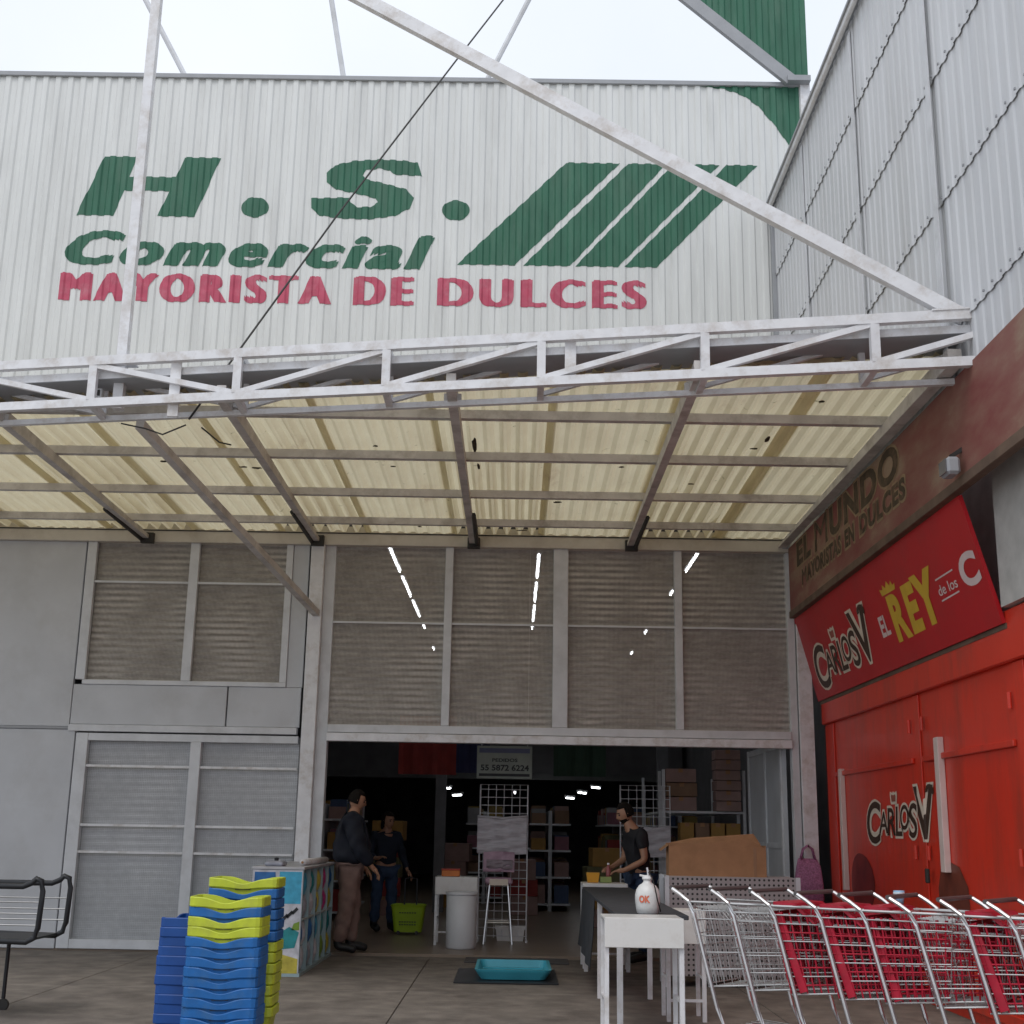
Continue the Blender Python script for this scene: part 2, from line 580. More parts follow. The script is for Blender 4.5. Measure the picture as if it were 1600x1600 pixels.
for word, x0, x1 in (('MAYORISTA', -5.84, -2.40), ('DE', -2.13, -1.36), ('DULCES', -1.07, 1.57)):
    bmw = bmesh.new()
    for j in range(5):
        mv, mf = glyphs(word, x1 - x0 - .092, (.385 - .012) * 1.0, bold=.0, x0=x0 + .023 * j, y0=7.81 + .012 * (j % 2), res=5, gap=1.34)
        ob = drape('painted_word', mv, mf, red_paint, sw, lift=.004 + .0005 * j)
        bmw.from_mesh(ob.data)
        bpy.data.objects.remove(ob)
    mew = bpy.data.meshes.new('painted_word')
    bmw.to_mesh(mew); bmw.free()
    mew.materials.append(red_paint)
    link('painted_word', mew, sw)
# -- slanted green stripes
b0, t0 = 8.38, 9.83
for bx0, bx1, tx0, tx1 in ((-.83, -.10, .547, 1.24), (.01, .60, 1.35, 1.84), (.67, 1.21, 1.93, 2.53), (1.29, 1.70, 2.62, 3.02)):
    drape('painted_stripe', [(bx0, b0), (bx1, b0), (tx1, t0), (tx0, t0)], [(0, 1, 2, 3)], green_paint, sw)
cu = [(2.30, 10.97), (2.62, 10.93), (2.853, 10.843), (3.04, 10.70), (3.179, 10.52), (3.31, 10.34), (3.417, 10.152), (3.53, 9.90), (3.59, 9.75), (3.59, 10.97)]
drape('painted_corner', cu, [tuple(range(len(cu)))], green_paint, sw)

# -- green cladding above the corner, with its sloping edge beam
ga = thing('green_gable_panel', 'green corrugated gable panel with a sloping grey edge above the sign wall', 'panel', (0, 0, 0))
gmb = MB()
pts_low = lambda x: 10.98 if x > 3.42 else 10.98 + (3.42 - x) * .90
vs, fs = [], []
xs = sorted(set([1.5, 3.42, 3.70] + [round((k + b) * PITCH, 4) for k in range(9, 23) for b in BREAKS if 1.5 < (k + b) * PITCH < 3.7]))
for x in xs:
    for zz in (pts_low(x) + .05, 13.2):
        vs.append((x, -.10 + prof(x), zz))
for i in range(len(xs) - 1):
    fs.append((2 * i, 2 * i + 2, 2 * i + 3, 2 * i + 1))
n = len(vs)
vs += [(a, b + .005, c) for a, b, c in vs]
fs += [tuple(n + j for j in reversed(f)) for f in fs]
gmb.add(vs, fs).build('panel_sheet', green_paint, ga)
MB().bar((3.47, -.10, 11.02), (1.5, -.10, 12.80), .16, .07, up=(0, 1, 0)).build('edge_beam', gutter_grey, ga)
MB().box(3.42, 3.72, -.17, -.03, 10.985, 11.06).build('foot_plate', gutter_grey, ga)

for nm, lb, a, b, r in (('roof_strut', 'thin leftmost roof strut above the wall top', (-4.48, .1, 11.0), (-5.35, .1, 12.6), .035),
                        ('roof_strut', 'thin roof strut above the wall between the two dots of the sign', (-2.40, .1, 11.0), (-2.70, .1, 12.6), .035),
                        ('roof_strut', 'thin roof strut above the wall beside the long diagonal tie beam', (-.55, .1, 11.0), (.15, .1, 12.6), .035)):
    o = MB().tube([a, b], r, 8).build(nm, grey_steel)
    tag(o, lb, 'strut', 'struts above the sign wall')
structure(MB().box(-9, 3.5, .09, .27, 12.5, 12.62).build('roof_beam', grey_steel))

# ------------------------------------------------------------------ canopy
cp = thing('canopy', 'flat canopy of cream translucent corrugated sheets on a white box truss', 'canopy', (0, 0, 4.7))
def C(p):
    # the roof plane climbs a little towards the street
    k = max(0.0, min(1.0, (p[2] - 4.80) / .04)) if p[1] > -6.4 and p[2] < 4.9681 and not FLAT[0] else 0
    return (p[0], p[1], p[2] - 4.7 + k * (-.075 - .0165 * p[1]))
FLAT = [False]
class CMB(MB):
    def build(self, name, m, parent=None, **k):
        self.v = [C(p) for p in self.v]
        return MB.build(self, name, m, parent, **k)
ZS = 4.93
RP = .15
def rprof(x):
    t = (x % RP) / RP
    if t < .20: return 0.0
    if t < .46: return .03 * (t - .20) / .26
    if t < .74: return .03
    return .03 * (1 - (t - .74) / .26)
def yfront(x): return -5.39 - .174 * x
edges = [-8.03, -7.0, -5.97, -4.94, -3.90, -2.87, -1.83, -.80, .24, 1.28, 2.32, 3.24]
for i in range(len(edges) - 1):
    x0, x1 = edges[i], edges[i + 1] + (.15 if i == len(edges) - 3 else .075 if i < len(edges) - 2 else 0)
    lift = .012 * (i % 2)
    xs = sorted(set([x0, x1] + [round((k + b) * RP, 4) for k in range(-60, 30) for b in (0, .20, .46, .74) if x0 < (k + b) * RP < x1]))
    vs, fs = [], []
    NY = 5
    for x in xs:
        for j in range(NY + 1):
            y = .0 + (yfront(x) - .0) * j / NY
            vs.append((x, y, ZS + rprof(x) + lift + .004 * math.sin(x * 3 + j * 1.7 + i)))
    for a in range(len(xs) - 1):
        for j in range(NY):
            q = a * (NY + 1) + j
            fs.append((q, q + 1, q + NY + 2, q + NY + 1))
    CMB().add(vs, fs).build('roof_sheet', canopy_m, cp)
for y, ww in ((-.82, .06), (-2.02, .062), (-3.33, .07), (-4.52, .07)):
    xl = -8.0
    xr = 3.2
    CMB().box(xl, xr, y - ww / 2, y + ww / 2, 4.845, 4.922).build('purlin', under_steel, cp)
for x in (-6.4, -4.43, -2.40, -.54, 1.335):
    CMB().bar((x, -.03, 4.785), (x, -5.72 - .185 * x, 4.785), .075, .115).build('rafter', under_steel, cp)
CMB().bar((3.15, -.03, 4.80), (3.15, -6.25, 4.80), .10, .10).build('edge_rafter', under_steel, cp)
CMB().bar((3.205, -1.5, 4.845), (3.205, -6.1, 4.845), .012, .05).build('edge_trim', white_steel, cp)
for x in (-4.43, -2.40, -.54, 1.335):
    sx = .062 if x > 0 else -.052 if x < -1 else .055
    mb = CMB()
    mb.tube([(x + sx, -.14, 4.72), (x + sx, -1.55, 4.735)], .026, 6)
    mb.build('conduit', dark_iron, cp)
    CMB().box(x - .06, x + .09, -.16, -.09, 4.675, 4.80).build('bracket', dark_iron, cp)
FLAT[0] = True
CMB().box(-9, 3.25, -.085, .05, 4.70, 4.863).build('back_beam', beige_steel, cp, bevel=.006)
CMB().box(-9, 3.25, -.03, .05, 4.864, 4.94).build('beam_filler', beige_steel, cp)
CMB().tube([(-9, -.092, 4.843), (3.25, -.092, 4.843)], .0075, 6).build('beam_dark_line', dark_iron, cp)  # thin tube that draws the dark line along the beam top
FLAT[0] = False

# dead leaves and dirt on the sheets, their shadow put in as clumps below
lrnd = random.Random(5)
leaf_m = mat('dead_leaf_litter', (.055, .042, .025), .9, var=.4, scale=30)
for lx, ly, lw, ll in ((-.42, -3.6, .05, .55), (-.40, -2.9, .035, .3), (.30, -1.75, .16, .05), (.42, -1.62, .10, .07), (2.25, -3.9, .05, .22), (2.18, -3.6, .10, .05), (-1.35, -3.5, .06, .05), (-1.25, -2.85, .07, .04), (-2.75, -2.75, .09, .05), (-2.62, -2.72, .12, .07), (1.75, -2.4, .09, .04), (-1.15, -.45, .06, .05), (.05, -.35, .16, .04), (1.0, -2.95, .06, .05), (-3.5, -2.9, .10, .07), (2.5, -4.9, .06, .05)):
    poly = []
    for k in range(9):
        a = 2 * math.pi * k / 9
        r_ = lrnd.uniform(.55, 1.0)
        poly.append((lx + lw / 2 * r_ * math.cos(a), ly + ll / 2 * r_ * math.sin(a)))
    FLAT[0] = True
    zc = 4.93 - .075 - .0165 * ly - .006
    CMB().prism(poly, 'z', zc - .006, zc).build('leaf_clump', leaf_m, cp)
    FLAT[0] = False
# box truss along the front edge
tr = MB()
def yf(x): return -5.77 - .185 * x
def yr(x): return -5.41 - .182 * x
XL, XR = -7.6, 3.9
truss = link('truss', CMB().bar((XL, yf(XL), 5.095), (XR, yf(XR), 5.095), .06, .075).mesh('truss', white_steel), cp)
truss.data.transform(Matrix.Translation((0, 0, -4.7)))
def tb(name, a, b, w, h):
    return CMB().bar(a, b, w, h).build(name, white_steel, truss)
tb('chord', (XL, yf(XL), 4.735), (XR, yf(XR), 4.735), .06, .07)
tb('chord', (XL, yr(XL), 4.715), (XR, yr(XR), 4.715), .045, .045)
tb('chord', (XL, yr(XL), 5.10), (XR, yr(XR), 5.10), .045, .05)
vx = [-7.12, -5.91, -4.70, -3.49, -2.26, -1.05, .155, 1.37, 2.575, 3.72]
for i, x in enumerate(vx):
    tb('post', (x, yf(x), 4.76), (x, yf(x), 5.06), .065, .06)
    tb('post', (x, yr(x), 4.735), (x, yr(x), 5.08), .045, .045)
    tb('tie', (x, yf(x), 4.735), (x, yr(x), 4.725), .05, .05)
    tb('tie', (x, yf(x), 5.095), (x, yr(x), 5.10), .05, .05)
    if i < len(vx) - 1:
        x2 = vx[i + 1]
        for fy, rr in ((yf, .045), (yr, .034)):
            if i < 4:
                tb('diagonal', (x, fy(x), 5.06), (x2, fy(x2), 4.76), rr, rr)
            else:
                tb('diagonal', (x, fy(x), 4.76), (x2, fy(x2), 5.06), rr, rr)
# gutter trough inside the truss
g0 = [(XL, yf(XL) + .05, 4.945), (XR, yf(XR) + .05, 4.978), (XR, yr(XR) + .13, 4.978), (XL, yr(XL) + .13, 4.945)]
FLAT[0] = True
CMB().add(g0 + [(a, b, c + .008) for a, b, c in g0], [(3, 2, 1, 0), (4, 5, 6, 7), (0, 1, 5, 4), (1, 2, 6, 5), (2, 3, 7, 6), (3, 0, 4, 7)]).build('gutter', gutter_grey, cp)
FLAT[0] = False
CMB().bar((XL, yf(XL) + .055, 4.985), (XR, yf(XR) + .055, 5.01), .012, .06).build('gutter_lip', white_steel, cp)
CMB().bar((XL, yr(XL) + .12, 5.06), (XR, yr(XR) + .12, 5.06), .012, .09).build('gutter_back', gutter_grey, cp)
CMB().box(-3.44, -3.20, -5.025, -4.895, 5.13, 5.142).build('base_plate', white_steel, cp)
CMB().bar((2.98, -6.30, 5.135), (3.34, -6.365, 5.135), .12, .012).build('gusset_plate', white_steel, cp)
for bx, by in ((3.03, -6.275), (3.03, -6.335), (3.28, -6.32), (3.28, -6.375)):
    CMB().tube([(bx, by, 5.141), (bx, by, 5.158)], .012, 6).build('bolt', grey_steel, cp)
for i, x in enumerate((-4.43, -2.40, -.54, 1.335)):
    CMB().box(x - .07, x + .07, yr(x) - .008, yr(x) + .03, 4.735, 4.80).build('clip_plate', under_steel, cp)
CMB().box(-3.36, -3.28, -5.0, -4.92, 4.74, 9.75).build('mast', white_steel, cp)
CMB().bar((3.22, -6.30, 5.10), (-3.32, -4.97, 9.70), .085, .105).build('tie_beam', white_steel, cp)
CMB().box(-2.83, -2.745, -5.238, -5.222, 4.60, 5.075).build('hanger_post', white_steel, cp)
CMB().box(.335, .42, -5.815, -5.80, 4.74, 5.075).build('hanger_post', white_steel, cp)
CMB().box(-3.55, -3.47, -4.95, -4.88, 4.84, 4.92).build('junction_box', white_steel, cp, bevel=.005)
CMB().box(-3.535, -3.485, -4.958, -4.95, 4.855, 4.905).build('box_cover', dark_iron, cp)
CMB().bar((-2.36, -.10, 3.87), (-3.20, -4.72, 4.69), .075, .075).build('brace', under_steel, cp)
mb = CMB()
mb.tube([(-2.75, -4.95, 4.62), (-2.95, -4.9, 4.55), (-3.1, -4.9, 4.60), (-3.3, -4.9, 4.64)], .007, 5)
mb.tube([(-2.62, -4.95, 4.6), (-2.5, -4.8, 4.52), (-2.45, -4.6, 4.56)], .007, 5)
mb.build('loose_wire', dark_iron, cp)
cb = MB().tube([(-2.72, -4.98, 4.66), (-1.75, -4.05, 6.97), (-.72, -3.0, 9.36), (.30, -1.9, 11.75)], .009, 6).build('cable', dark_iron)
tag(cb, 'thin black cable running diagonally up across the sign from the canopy truss', 'cable')

# ------------------------------------------------------------------ left bay: closed gate below, screened window above
lg = thing('screened_gate', 'grey steel gate with pale wire screens left of the entrance', 'gate', (-3.6, 0, .05))
def L(mb):
    mb.v = [(p[0] + 3.6, p[1], p[2] - .05) for p in mb.v]
    return mb
L(MB().box(-5.06, -4.92, -.06, .02, .075, 2.44)).build('stile', grey_steel, lg, bevel=.004)
L(MB().box(-4.92, -2.50, -.055, .015, 2.355, 2.44)).build('top_rail', grey_steel, lg, bevel=.004)
L(MB().box(-3.73, -3.61, -.06, .02, .175, 2.355)).build('mullion', grey_steel, lg, bevel=.004)
L(MB().box(-4.92, -2.50, -.055, .015, .075, .175)).build('bottom_rail', grey_steel, lg, bevel=.004)
for x0, x1 in ((-4.92, -3.73), (-3.61, -2.50)):
    for z in (2.07, 1.41, 1.115):
        L(MB().box(x0, x1, -.045, -.02, z - .013, z + .013)).build('cross_bar', white_steel, lg)

def screen(x0, x1, z0, z1, y, m, parent, off=(0, 0, 0), pitch=.076, amp=.005):
    """Horizontally ribbed wire screen pane."""
    n = int((z1 - z0) / pitch) * 4
    vs, fs = [], []
    for i in range(n + 1):
        z = z0 + (z1 - z0) * i / n
        yy = y + amp * (-1, 0, 1, 0)[i % 4]
        vs += [(x0 - off[0], yy - off[1], z - off[2]), (x1 - off[0], yy - off[1], z - off[2])]
    for i in range(n):
        fs.append((2 * i, 2 * i + 1, 2 * i + 3, 2 * i + 2))
    return MB().add(vs, fs).build('wire_screen', m, parent)
screen(-4.93, -3.72, .17, 2.36, .03, screen_pale, lg, (-3.6, 0, .05), amp=.0012)
screen(-3.62, -2.49, .17, 2.36, .03, screen_pale, lg, (-3.6, 0, .05), amp=.0012)
MB().box(-5.02, -2.5, .35, .40, .08, 2.45).build('store_backing', mat('pale_store_board', (.42, .42, .44), .7)).name = 'back_board'
tag(bpy.data.objects['back_board'], 'pale board standing close behind the wire screens of the gate', 'board')

uw = thing('wall_window', 'grey panelled wall with a screened two-pane window above the gate', 'window', (-3.6, 0, 2.5))
def U(mb):
    mb.v = [(p[0] + 3.6, p[1], p[2] - 2.5) for p in mb.v]
    return mb
U(MB().box(-5.16, -2.52, -.07, .03, 2.458, 2.535)).build('ledge', grey_steel, uw, bevel=.004)
for x0, x1, y in ((-5.155, -3.36, 0), (-3.345, -2.50, .004)):
    U(MB().box(x0, x1, -.03 + y, .02, 2.54, 3.0)).build('wall_panel', grey_panel, uw, bevel=.005)
U(MB().box(-5.06, -2.68, -.045, .02, 3.002, 3.055)).build('sill', grey_steel, uw, bevel=.004)
U(MB().box(-5.14, -5.03, -.05, .02, 3.056, 4.70)).build('frame', grey_steel, uw, bevel=.004)
U(MB().box(-3.91, -3.80, -.05, .02, 3.056, 4.70)).build('mullion', grey_steel, uw, bevel=.004)
U(MB().box(-2.76, -2.68, -.045, .02, 3.056, 4.70)).build('frame', grey_steel, uw, bevel=.004)
U(MB().box(-2.678, -2.49, -.025, .02, 3.003, 4.70)).build('wall_panel', grey_panel, uw, bevel=.005)
for x0, x1 in ((-5.03, -3.91), (-3.80, -2.76)):
    U(MB().box(x0, x1, -.04, -.018, 4.207, 4.232)).build('transom', grey_steel, uw)
    screen(x0, x1, 3.056, 4.70, .03, screen_dark, uw, (-3.6, 0, 2.5))
fw = thing('panel_wall', 'plain grey panel wall at the left beside the gate', 'wall', (-7, 0, .05))
for x0, x1, y in ((-9.4, -7.3, 0), (-7.28, -5.165, .003)):
    MB().box(x0 + 7, x1 + 7, -.03 + y, .04, 2.46, 4.65).build('wall_panel', grey_panel, fw, bevel=.005)
    MB().box(x0 + 7, x1 + 7 + (.085 if x1 > -6 else 0), -.05 + y, .04, .02, 2.425).build('wall_panel', grey_panel, fw, bevel=.005)
    MB().box(x0 + 7, x1 + 7, -.06 + y, .02, 2.43, 2.456).build('rail', gutter_grey, fw)

# ------------------------------------------------------------------ shop front: posts, high screens, entrance
sf_ = thing('shop_front', 'white steel shop front with eight dark wire screens above the open entrance', 'shop front', (.5, 0, .05))
def F(mb):
    mb.v = [(p[0] - .5, p[1], p[2] - .05) for p in mb.v]
    return mb
F(MB().box(-2.46, -2.30, -.10, .06, .05, 4.70)).build('post', white_steel, sf_, bevel=.006)
F(MB().box(-2.30, -2.17, -.02, .12, .05, 4.70)).build('jamb', grey_steel, sf_, bevel=.005)
F(MB().box(3.19, 3.275, -.04, .08, .05, 4.70)).build('jamb', grey_steel, sf_, bevel=.005)
F(MB().box(3.285, 3.45, -.07, .08, .05, 4.72)).build('post', white_steel, sf_, bevel=.006)
F(MB().box(-2.17, 3.19, -.06, .05, 2.495, 2.585)).build('head_rail', grey_steel, sf_, bevel=.004)
F(MB().box(-2.17, 3.19, -.085, .05, 2.395, 2.488)).build('head_rail', white_steel, sf_, bevel=.004)
for x0, x1 in ((-.86, -.765), (.43, .605), (1.865, 1.955)):
    F(MB().box(x0, x1, -.05, .05, 2.588, 4.70)).build('mullion', grey_steel, sf_, bevel=.005)
pan = [(-2.17, -.86), (-.765, .43), (.605, 1.865), (1.955, 3.19)]
for x0, x1 in pan:
    F(MB().box(x0, x1, -.035, -.018, 3.77, 3.792)).build('transom', grey_steel, sf_)
    screen(x0, x1, 2.588, 3.78, .02, screen_dark, sf_, (.5, 0, .05))
    screen(x0, x1, 3.785, 4.70, .02, screen_dark, sf_, (.5, 0, .05))
# folded door leaf inside the entrance at the right
dl = thing('door_leaf', 'grey panelled door leaf folded back inside the entrance on the right', 'door', (3.12, .2, .08))
MB().box(0, .05, 0, 2.2, .03, 2.42).build('panel', grey_panel, dl, bevel=.005)
for y in (0.02, .98, 2.1):
    MB().box(-.02, 0, y, y + .07, .03, 2.42).build('stile', grey_steel, dl)
for z in (.05, 1.2, 2.34):
    MB().box(-.015, 0, .09, 2.1, z, z + .06).build('rail', grey_steel, dl)

# ------------------------------------------------------------------ right-hand shed: corrugated side wall
sh = thing('metal_shed', 'grey corrugated metal shed wall running along the right side above the canopy', 'building', (3.25, 0, 0))
def sheet_x(nrib, z0, z1):
    ys = sorted(set([0.0] + [round((k + b) * PITCH, 5) for k in range(nrib) for b in BREAKS] + [nrib * PITCH]))
    vs, fs = [], []
    for y in ys:
        d = prof(y + 1e-6) * .5 if y < nrib * PITCH else 0
        vs += [(d, -y, z0), (d, -y, z1)]
    for i in range(len(ys) - 1):
        fs.append((2 * i, 2 * i + 1, 2 * i + 3, 2 * i + 2))
    n = len(vs)
    vs += [(x + .004, y, z) for x, y, z in vs]
    fs += [tuple(n + j for j in reversed(f)) for f in fs]
    return MB().add(vs, fs).mesh('wall_sheet', shed_sheet)
rows = [(4.74, 5.16), (5.10, 6.22), (6.16, 7.27), (7.21, 8.31), (8.25, 9.20)]
for r, (z0, z1) in enumerate(rows):
    me = sheet_x(6, z0, z1)
    for k in range(10):
        o = link('wall_sheet', me, sh)
        o.location = (-.013 * r - .003 * (k % 2), -.02 - k * SW, 0)
    # hook bolts that hold the sheets along each lap
    if r:
        mb = MB()
        for j in range(60):
            y = -.10 - j * PITCH
            mb.box(-.013 * r - .022, -.013 * r - .012, y - .008, y + .008, z0 + .03, z0 + .046)
        o = mb.build('hook_bolts', gutter_grey, sh)
        o['kind'] = 'stuff'
MB().box(-.15, -.105, -10, -.02, 9.13, 9.22).build('eave_gutter', white_steel, sh, bevel=.01)
MB().box(-.17, -.152, -10, -.02, 9.195, 9.225).build('gutter_lip', gutter_grey, sh)
MB().box(-.10, .02, -.10, -.015, 4.74, 9.1).build('corner_post', gutter_grey, sh, bevel=.004)
MB().box(.02, .08, -10, -.02, 4.74, 9.15).build('wall_core', gutter_grey, sh)
MB().prism([(-.10, 9.225), (2.6, 9.75), (2.6, 9.79), (-.10, 9.265)], 'y', -10, -.02).build('roof_sheet', gutter_grey, sh)
for y in (-1.75, -3.9, -6.0):
    MB().box(-.082, -.072, y - .045, y + .045, 4.78, 9.1).build('cover_strip', grey_steel, sh)

# weathered painted board under the canopy edge
wm = bpy.data.materials.new('weathered_red_board')
wm.use_nodes = True
n = wm.node_tree
b = n.nodes['Principled BSDF']
b.inputs['Roughness'].default_value = .7
g = n.nodes.new('ShaderNodeNewGeometry')
mp = n.nodes.new('ShaderNodeMapping'); mp.inputs['Scale'].default_value = (1, .5, 1.4)
n.links.new(g.outputs['Position'], mp.inputs['Vector'])
tx = n.nodes.new('ShaderNodeTexNoise'); tx.inputs['Scale'].default_value = 1.6; tx.inputs['Detail'].default_value = 7; tx.inputs['Roughness'].default_value = .6
n.links.new(mp.outputs[0], tx.inputs['Vector'])
rp = n.nodes.new('ShaderNodeValToRGB')
e = rp.color_ramp.elements
e[0].position, e[0].color = .36, (.20, .045, .042, 1)
e[1].position, e[1].color = .66, (.31, .22, .15, 1)
m_ = rp.color_ramp.elements.new(.52); m_.color = (.24, .105, .08, 1)
n.links.new(tx.outputs['Fac'], rp.inputs['Fac'])
n.links.new(rp.outputs[0], b.inputs['Base Color'])
faded_tan = mat('faded_tan_print', (.30, .21, .125), .7, var=.25, scale=5, dirt=(.2, .09, .07), dirt_amt=.6, dscale=4)
faded_brown = mat('faded_brown_print', (.06, .04, .022), .7, var=.3, scale=5, dirt=(.22, .13, .08), dirt_amt=.75, dscale=6)
wb = thing('weathered_board', 'faded red and tan painted sign board with worn brown lettering under the canopy edge', 'sign', (3.25, 0, 3.9))
MB().box(-.03, .03, -9.9, -.09, .085, .84).build('board', wm, wb, bevel=.004)
MB().box(-.045, .03, -9.9, -.09, .0, .08).build('bottom_rail', mat('rusted_rail', (.13, .085, .06), .7, var=.25), wb, bevel=.004)
def onboard(lift):
    return lambda u, v: (-.03 - lift, -u, v)
for body, u0, u1, v0, v1, bo in (('EL', .55, 1.25, .52, .80, .03), ('M', 1.45, 2.02, .50, .82, 0), ('UNDO', 2.12, 4.55, .50, .82, .03), ('M', .78, 1.0, .27, .45, 0), ('AYORISTAS', 1.03, 2.55, .27, .45, .03), ('EN', 2.70, 3.05, .27, .45, .03), ('DULCES', 3.25, 4.70, .27, .46, .03)):
    vs, fs = glyphs(body, u1 - u0 + .06, v1 - v0 + .05, bold=.075, x0=u0 - .03, y0=v0 - .025, res=4, gap=1.12)
    print_on('faded_lettering', vs, fs, onboard(.002), faded_tan, wb)
    vs, fs = glyphs(body, u1 - u0, v1 - v0, bold=.045, x0=u0, y0=v0, res=4, gap=1.12)
    print_on('faded_lettering', vs, fs, onboard(.004), faded_brown, wb)
fl = thing('floodlight', 'small grey floodlight fixed under the weathered board by the red banner', 'lamp', (3.2, -6.05, 4.02))
MB().box(-.12, -.02, -.09, .09, -.05, .08).build('housing', gutter_grey, fl, bevel=.02)
MB().box(-.127, -.1205, -.075, .075, -.035, .065).build('lens', mat('lamp_lens', (.12, .12, .13), .2), fl)
MB().bar((-.06, 0, .1), (.03, .0, .16), .03, .03).build('arm', dark_iron, fl)

# red banner board, leaning out at its top
banner_red = mat('banner_red', (.50, .010, .016), .42, var=.06, scale=2, dirt=(.36, .03, .03), dirt_amt=.5, dscale=1.6, bump=.25, bscale=3)
bn = thing('red_banner', 'bright red banner board with brown, yellow and white lettering leaning out over the red doors', 'sign', (3.52, 0, 2.94))
vn = Vector((-.25, 0, .96)).normalized()
nn = Vector((-.96, 0, -.25)).normalized()
BH = .992
def onbanner(lift):
    def fn(u, v):
        p = vn * v + nn * lift
        return (p.x, -u, p.z)
    return fn
fnb = onbanner(0)
bk = onbanner(-.03)
c4 = [(0.02, 0), (5.80, 0), (5.78, BH), (0.02, BH)]
MB().add([fnb(*c) for c in c4] + [bk(*c) for c in c4], [(0, 1, 2, 3), (7, 6, 5, 4), (0, 4, 5, 1), (1, 5, 6, 2), (2, 6, 7, 3), (3, 7, 4, 0)]).build('board', banner_red, bn)
MB().bar(Vector(bk(0.02, -.025)), Vector(bk(5.82, -.025)), .03, .04).build('bottom_rail', mat('rusted_rail', (.13, .085, .06), .7), bn)

def logo(u0, v0, w, h, fnf, parent, x, cuts=()):
    """Arched brown word with a cream outline and a tall last letter, carried onto a surface by fnf(lift)."""
    parts = [('C', .00, .235, .00, .80), ('A', .20, .34, .20, .60), ('R', .335, .46, .16, .66), ('L', .46, .56, .15, .68), ('O', .535, .66, .26, .70), ('S', .655, .775, .12, .72), ('V', .74, 1.0, .10, 1.0)]
    for ch, a, b_, c, d in parts:
        uo, vo = u0 + a * w, v0 + c * h
        ww, hh = (b_ - a) * w, (d - c) * h
        k = .045 * h
        vs, fs = glyphs(ch, ww + 2 * k, hh + 2 * k, bold=.085, x0=uo - k, y0=vo - k, shear=.12 if ch != 'V' else -.05, res=5)
        print_on('cream_outline', vs, fs, fnf(.002 + x), cream_paint, parent, cuts)
    for ch, a, b_, c, d in parts:
        uo, vo = u0 + a * w, v0 + c * h
        ww, hh = (b_ - a) * w, (d - c) * h
        vs, fs = glyphs(ch, ww, hh, bold=.012, x0=uo, y0=vo, shear=.12 if ch != 'V' else -.05, res=5)
        print_on('brown_letter', vs, fs, fnf(.004 + x), brown_paint, parent, cuts)
    # curl on the tall letter and small badge above the word
    cu_ = []
    for t in range(9):
        a = math.pi * (1.05 - t / 8 * 1.25)
        cu_.append((u0 + w * (.955 + .055 * math.cos(a)), v0 + h * (.90 + .12 * math.sin(a))))
    for t in range(8, -1, -1):
        a = math.pi * (1.05 - t / 8 * 1.25)
        cu_.append((u0 + w * (.955 + .022 * math.cos(a)), v0 + h * (.90 + .05 * math.sin(a))))
    print_on('brown_curl', cu_, [(i, i + 1, 16 - i, 17 - i) for i in range(8)], fnf(.005 + x), brown_paint, parent, cuts)
    bd = [(u0 + w * (.45 + a_ * .055), v0 + h * (.84 + b_ * .12)) for a_, b_ in ((-.8, -1), (.8, -1), (1, .4), (.9, 1), (.35, .75), (0, 1), (-.35, .75), (-.9, 1), (-1, .4))]
    print_on('badge', bd, [tuple(range(9))], fnf(.002 + x), cream_paint, parent, cuts)
    bd = [(u0 + w * (.45 + a_ * .035), v0 + h * (.84 + b_ * .07)) for a_, b_ in ((-.8, -1), (.8, -1), (1, .4), (.8, .9), (0, .6), (-.8, .9), (-1, .4))]
    print_on('badge', bd, [tuple(range(7))], fnf(.004 + x), mat('badge_red', (.34, .10, .07), .5), parent)
logo(.34, .10, 2.40, .60, onbanner, bn, 0)
for body, u0, u1, v0, v1, m_, bo in (('EL', 3.07, 3.34, .305, .50, pink_white, .03), ('R', 3.47, 3.90, .20, .63, yellow_paint, .05), ('E', 3.93, 4.24, .205, .64, yellow_paint, .05), ('Y', 4.20, 4.76, .21, .665, yellow_paint, .05), ('de los', 4.79, 5.23, .39, .475, pink_white, .01), ('C', 5.34, 5.72, .34, .60, pink_white, .04)):
    vs, fs = glyphs(body, u1 - u0, v1 - v0, bold=bo, x0=u0, y0=v0, res=5)
    print_on('lettering', vs, fs, onbanner(.003), m_, bn)
crown = [(3.40, .65), (3.80, .645), (3.83, .70), (3.76, .69), (3.74, .74), (3.68, .70), (3.62, .755), (3.55, .70), (3.48, .745), (3.46, .70), (3.37, .715)]
print_on('crown', crown, [tuple(range(len(crown)))], onbanner(.003), yellow_paint, bn)
for v in (.52, .345):
    print_on('print_line', [(4.80, v), (5.22, v + .005), (5.22, v + .018), (4.80, v + .013)], [(0, 1, 2, 3)], onbanner(.003), pink_white, bn)

# red doors below the banner
door_red = mat('red_door_paint', (.68, .040, .018), .3, var=.06, scale=2, dirt=(.34, .05, .03), dirt_amt=.7, dscale=1.6, stretch=(1, 1.5, .35), bump=.12, bscale=5)
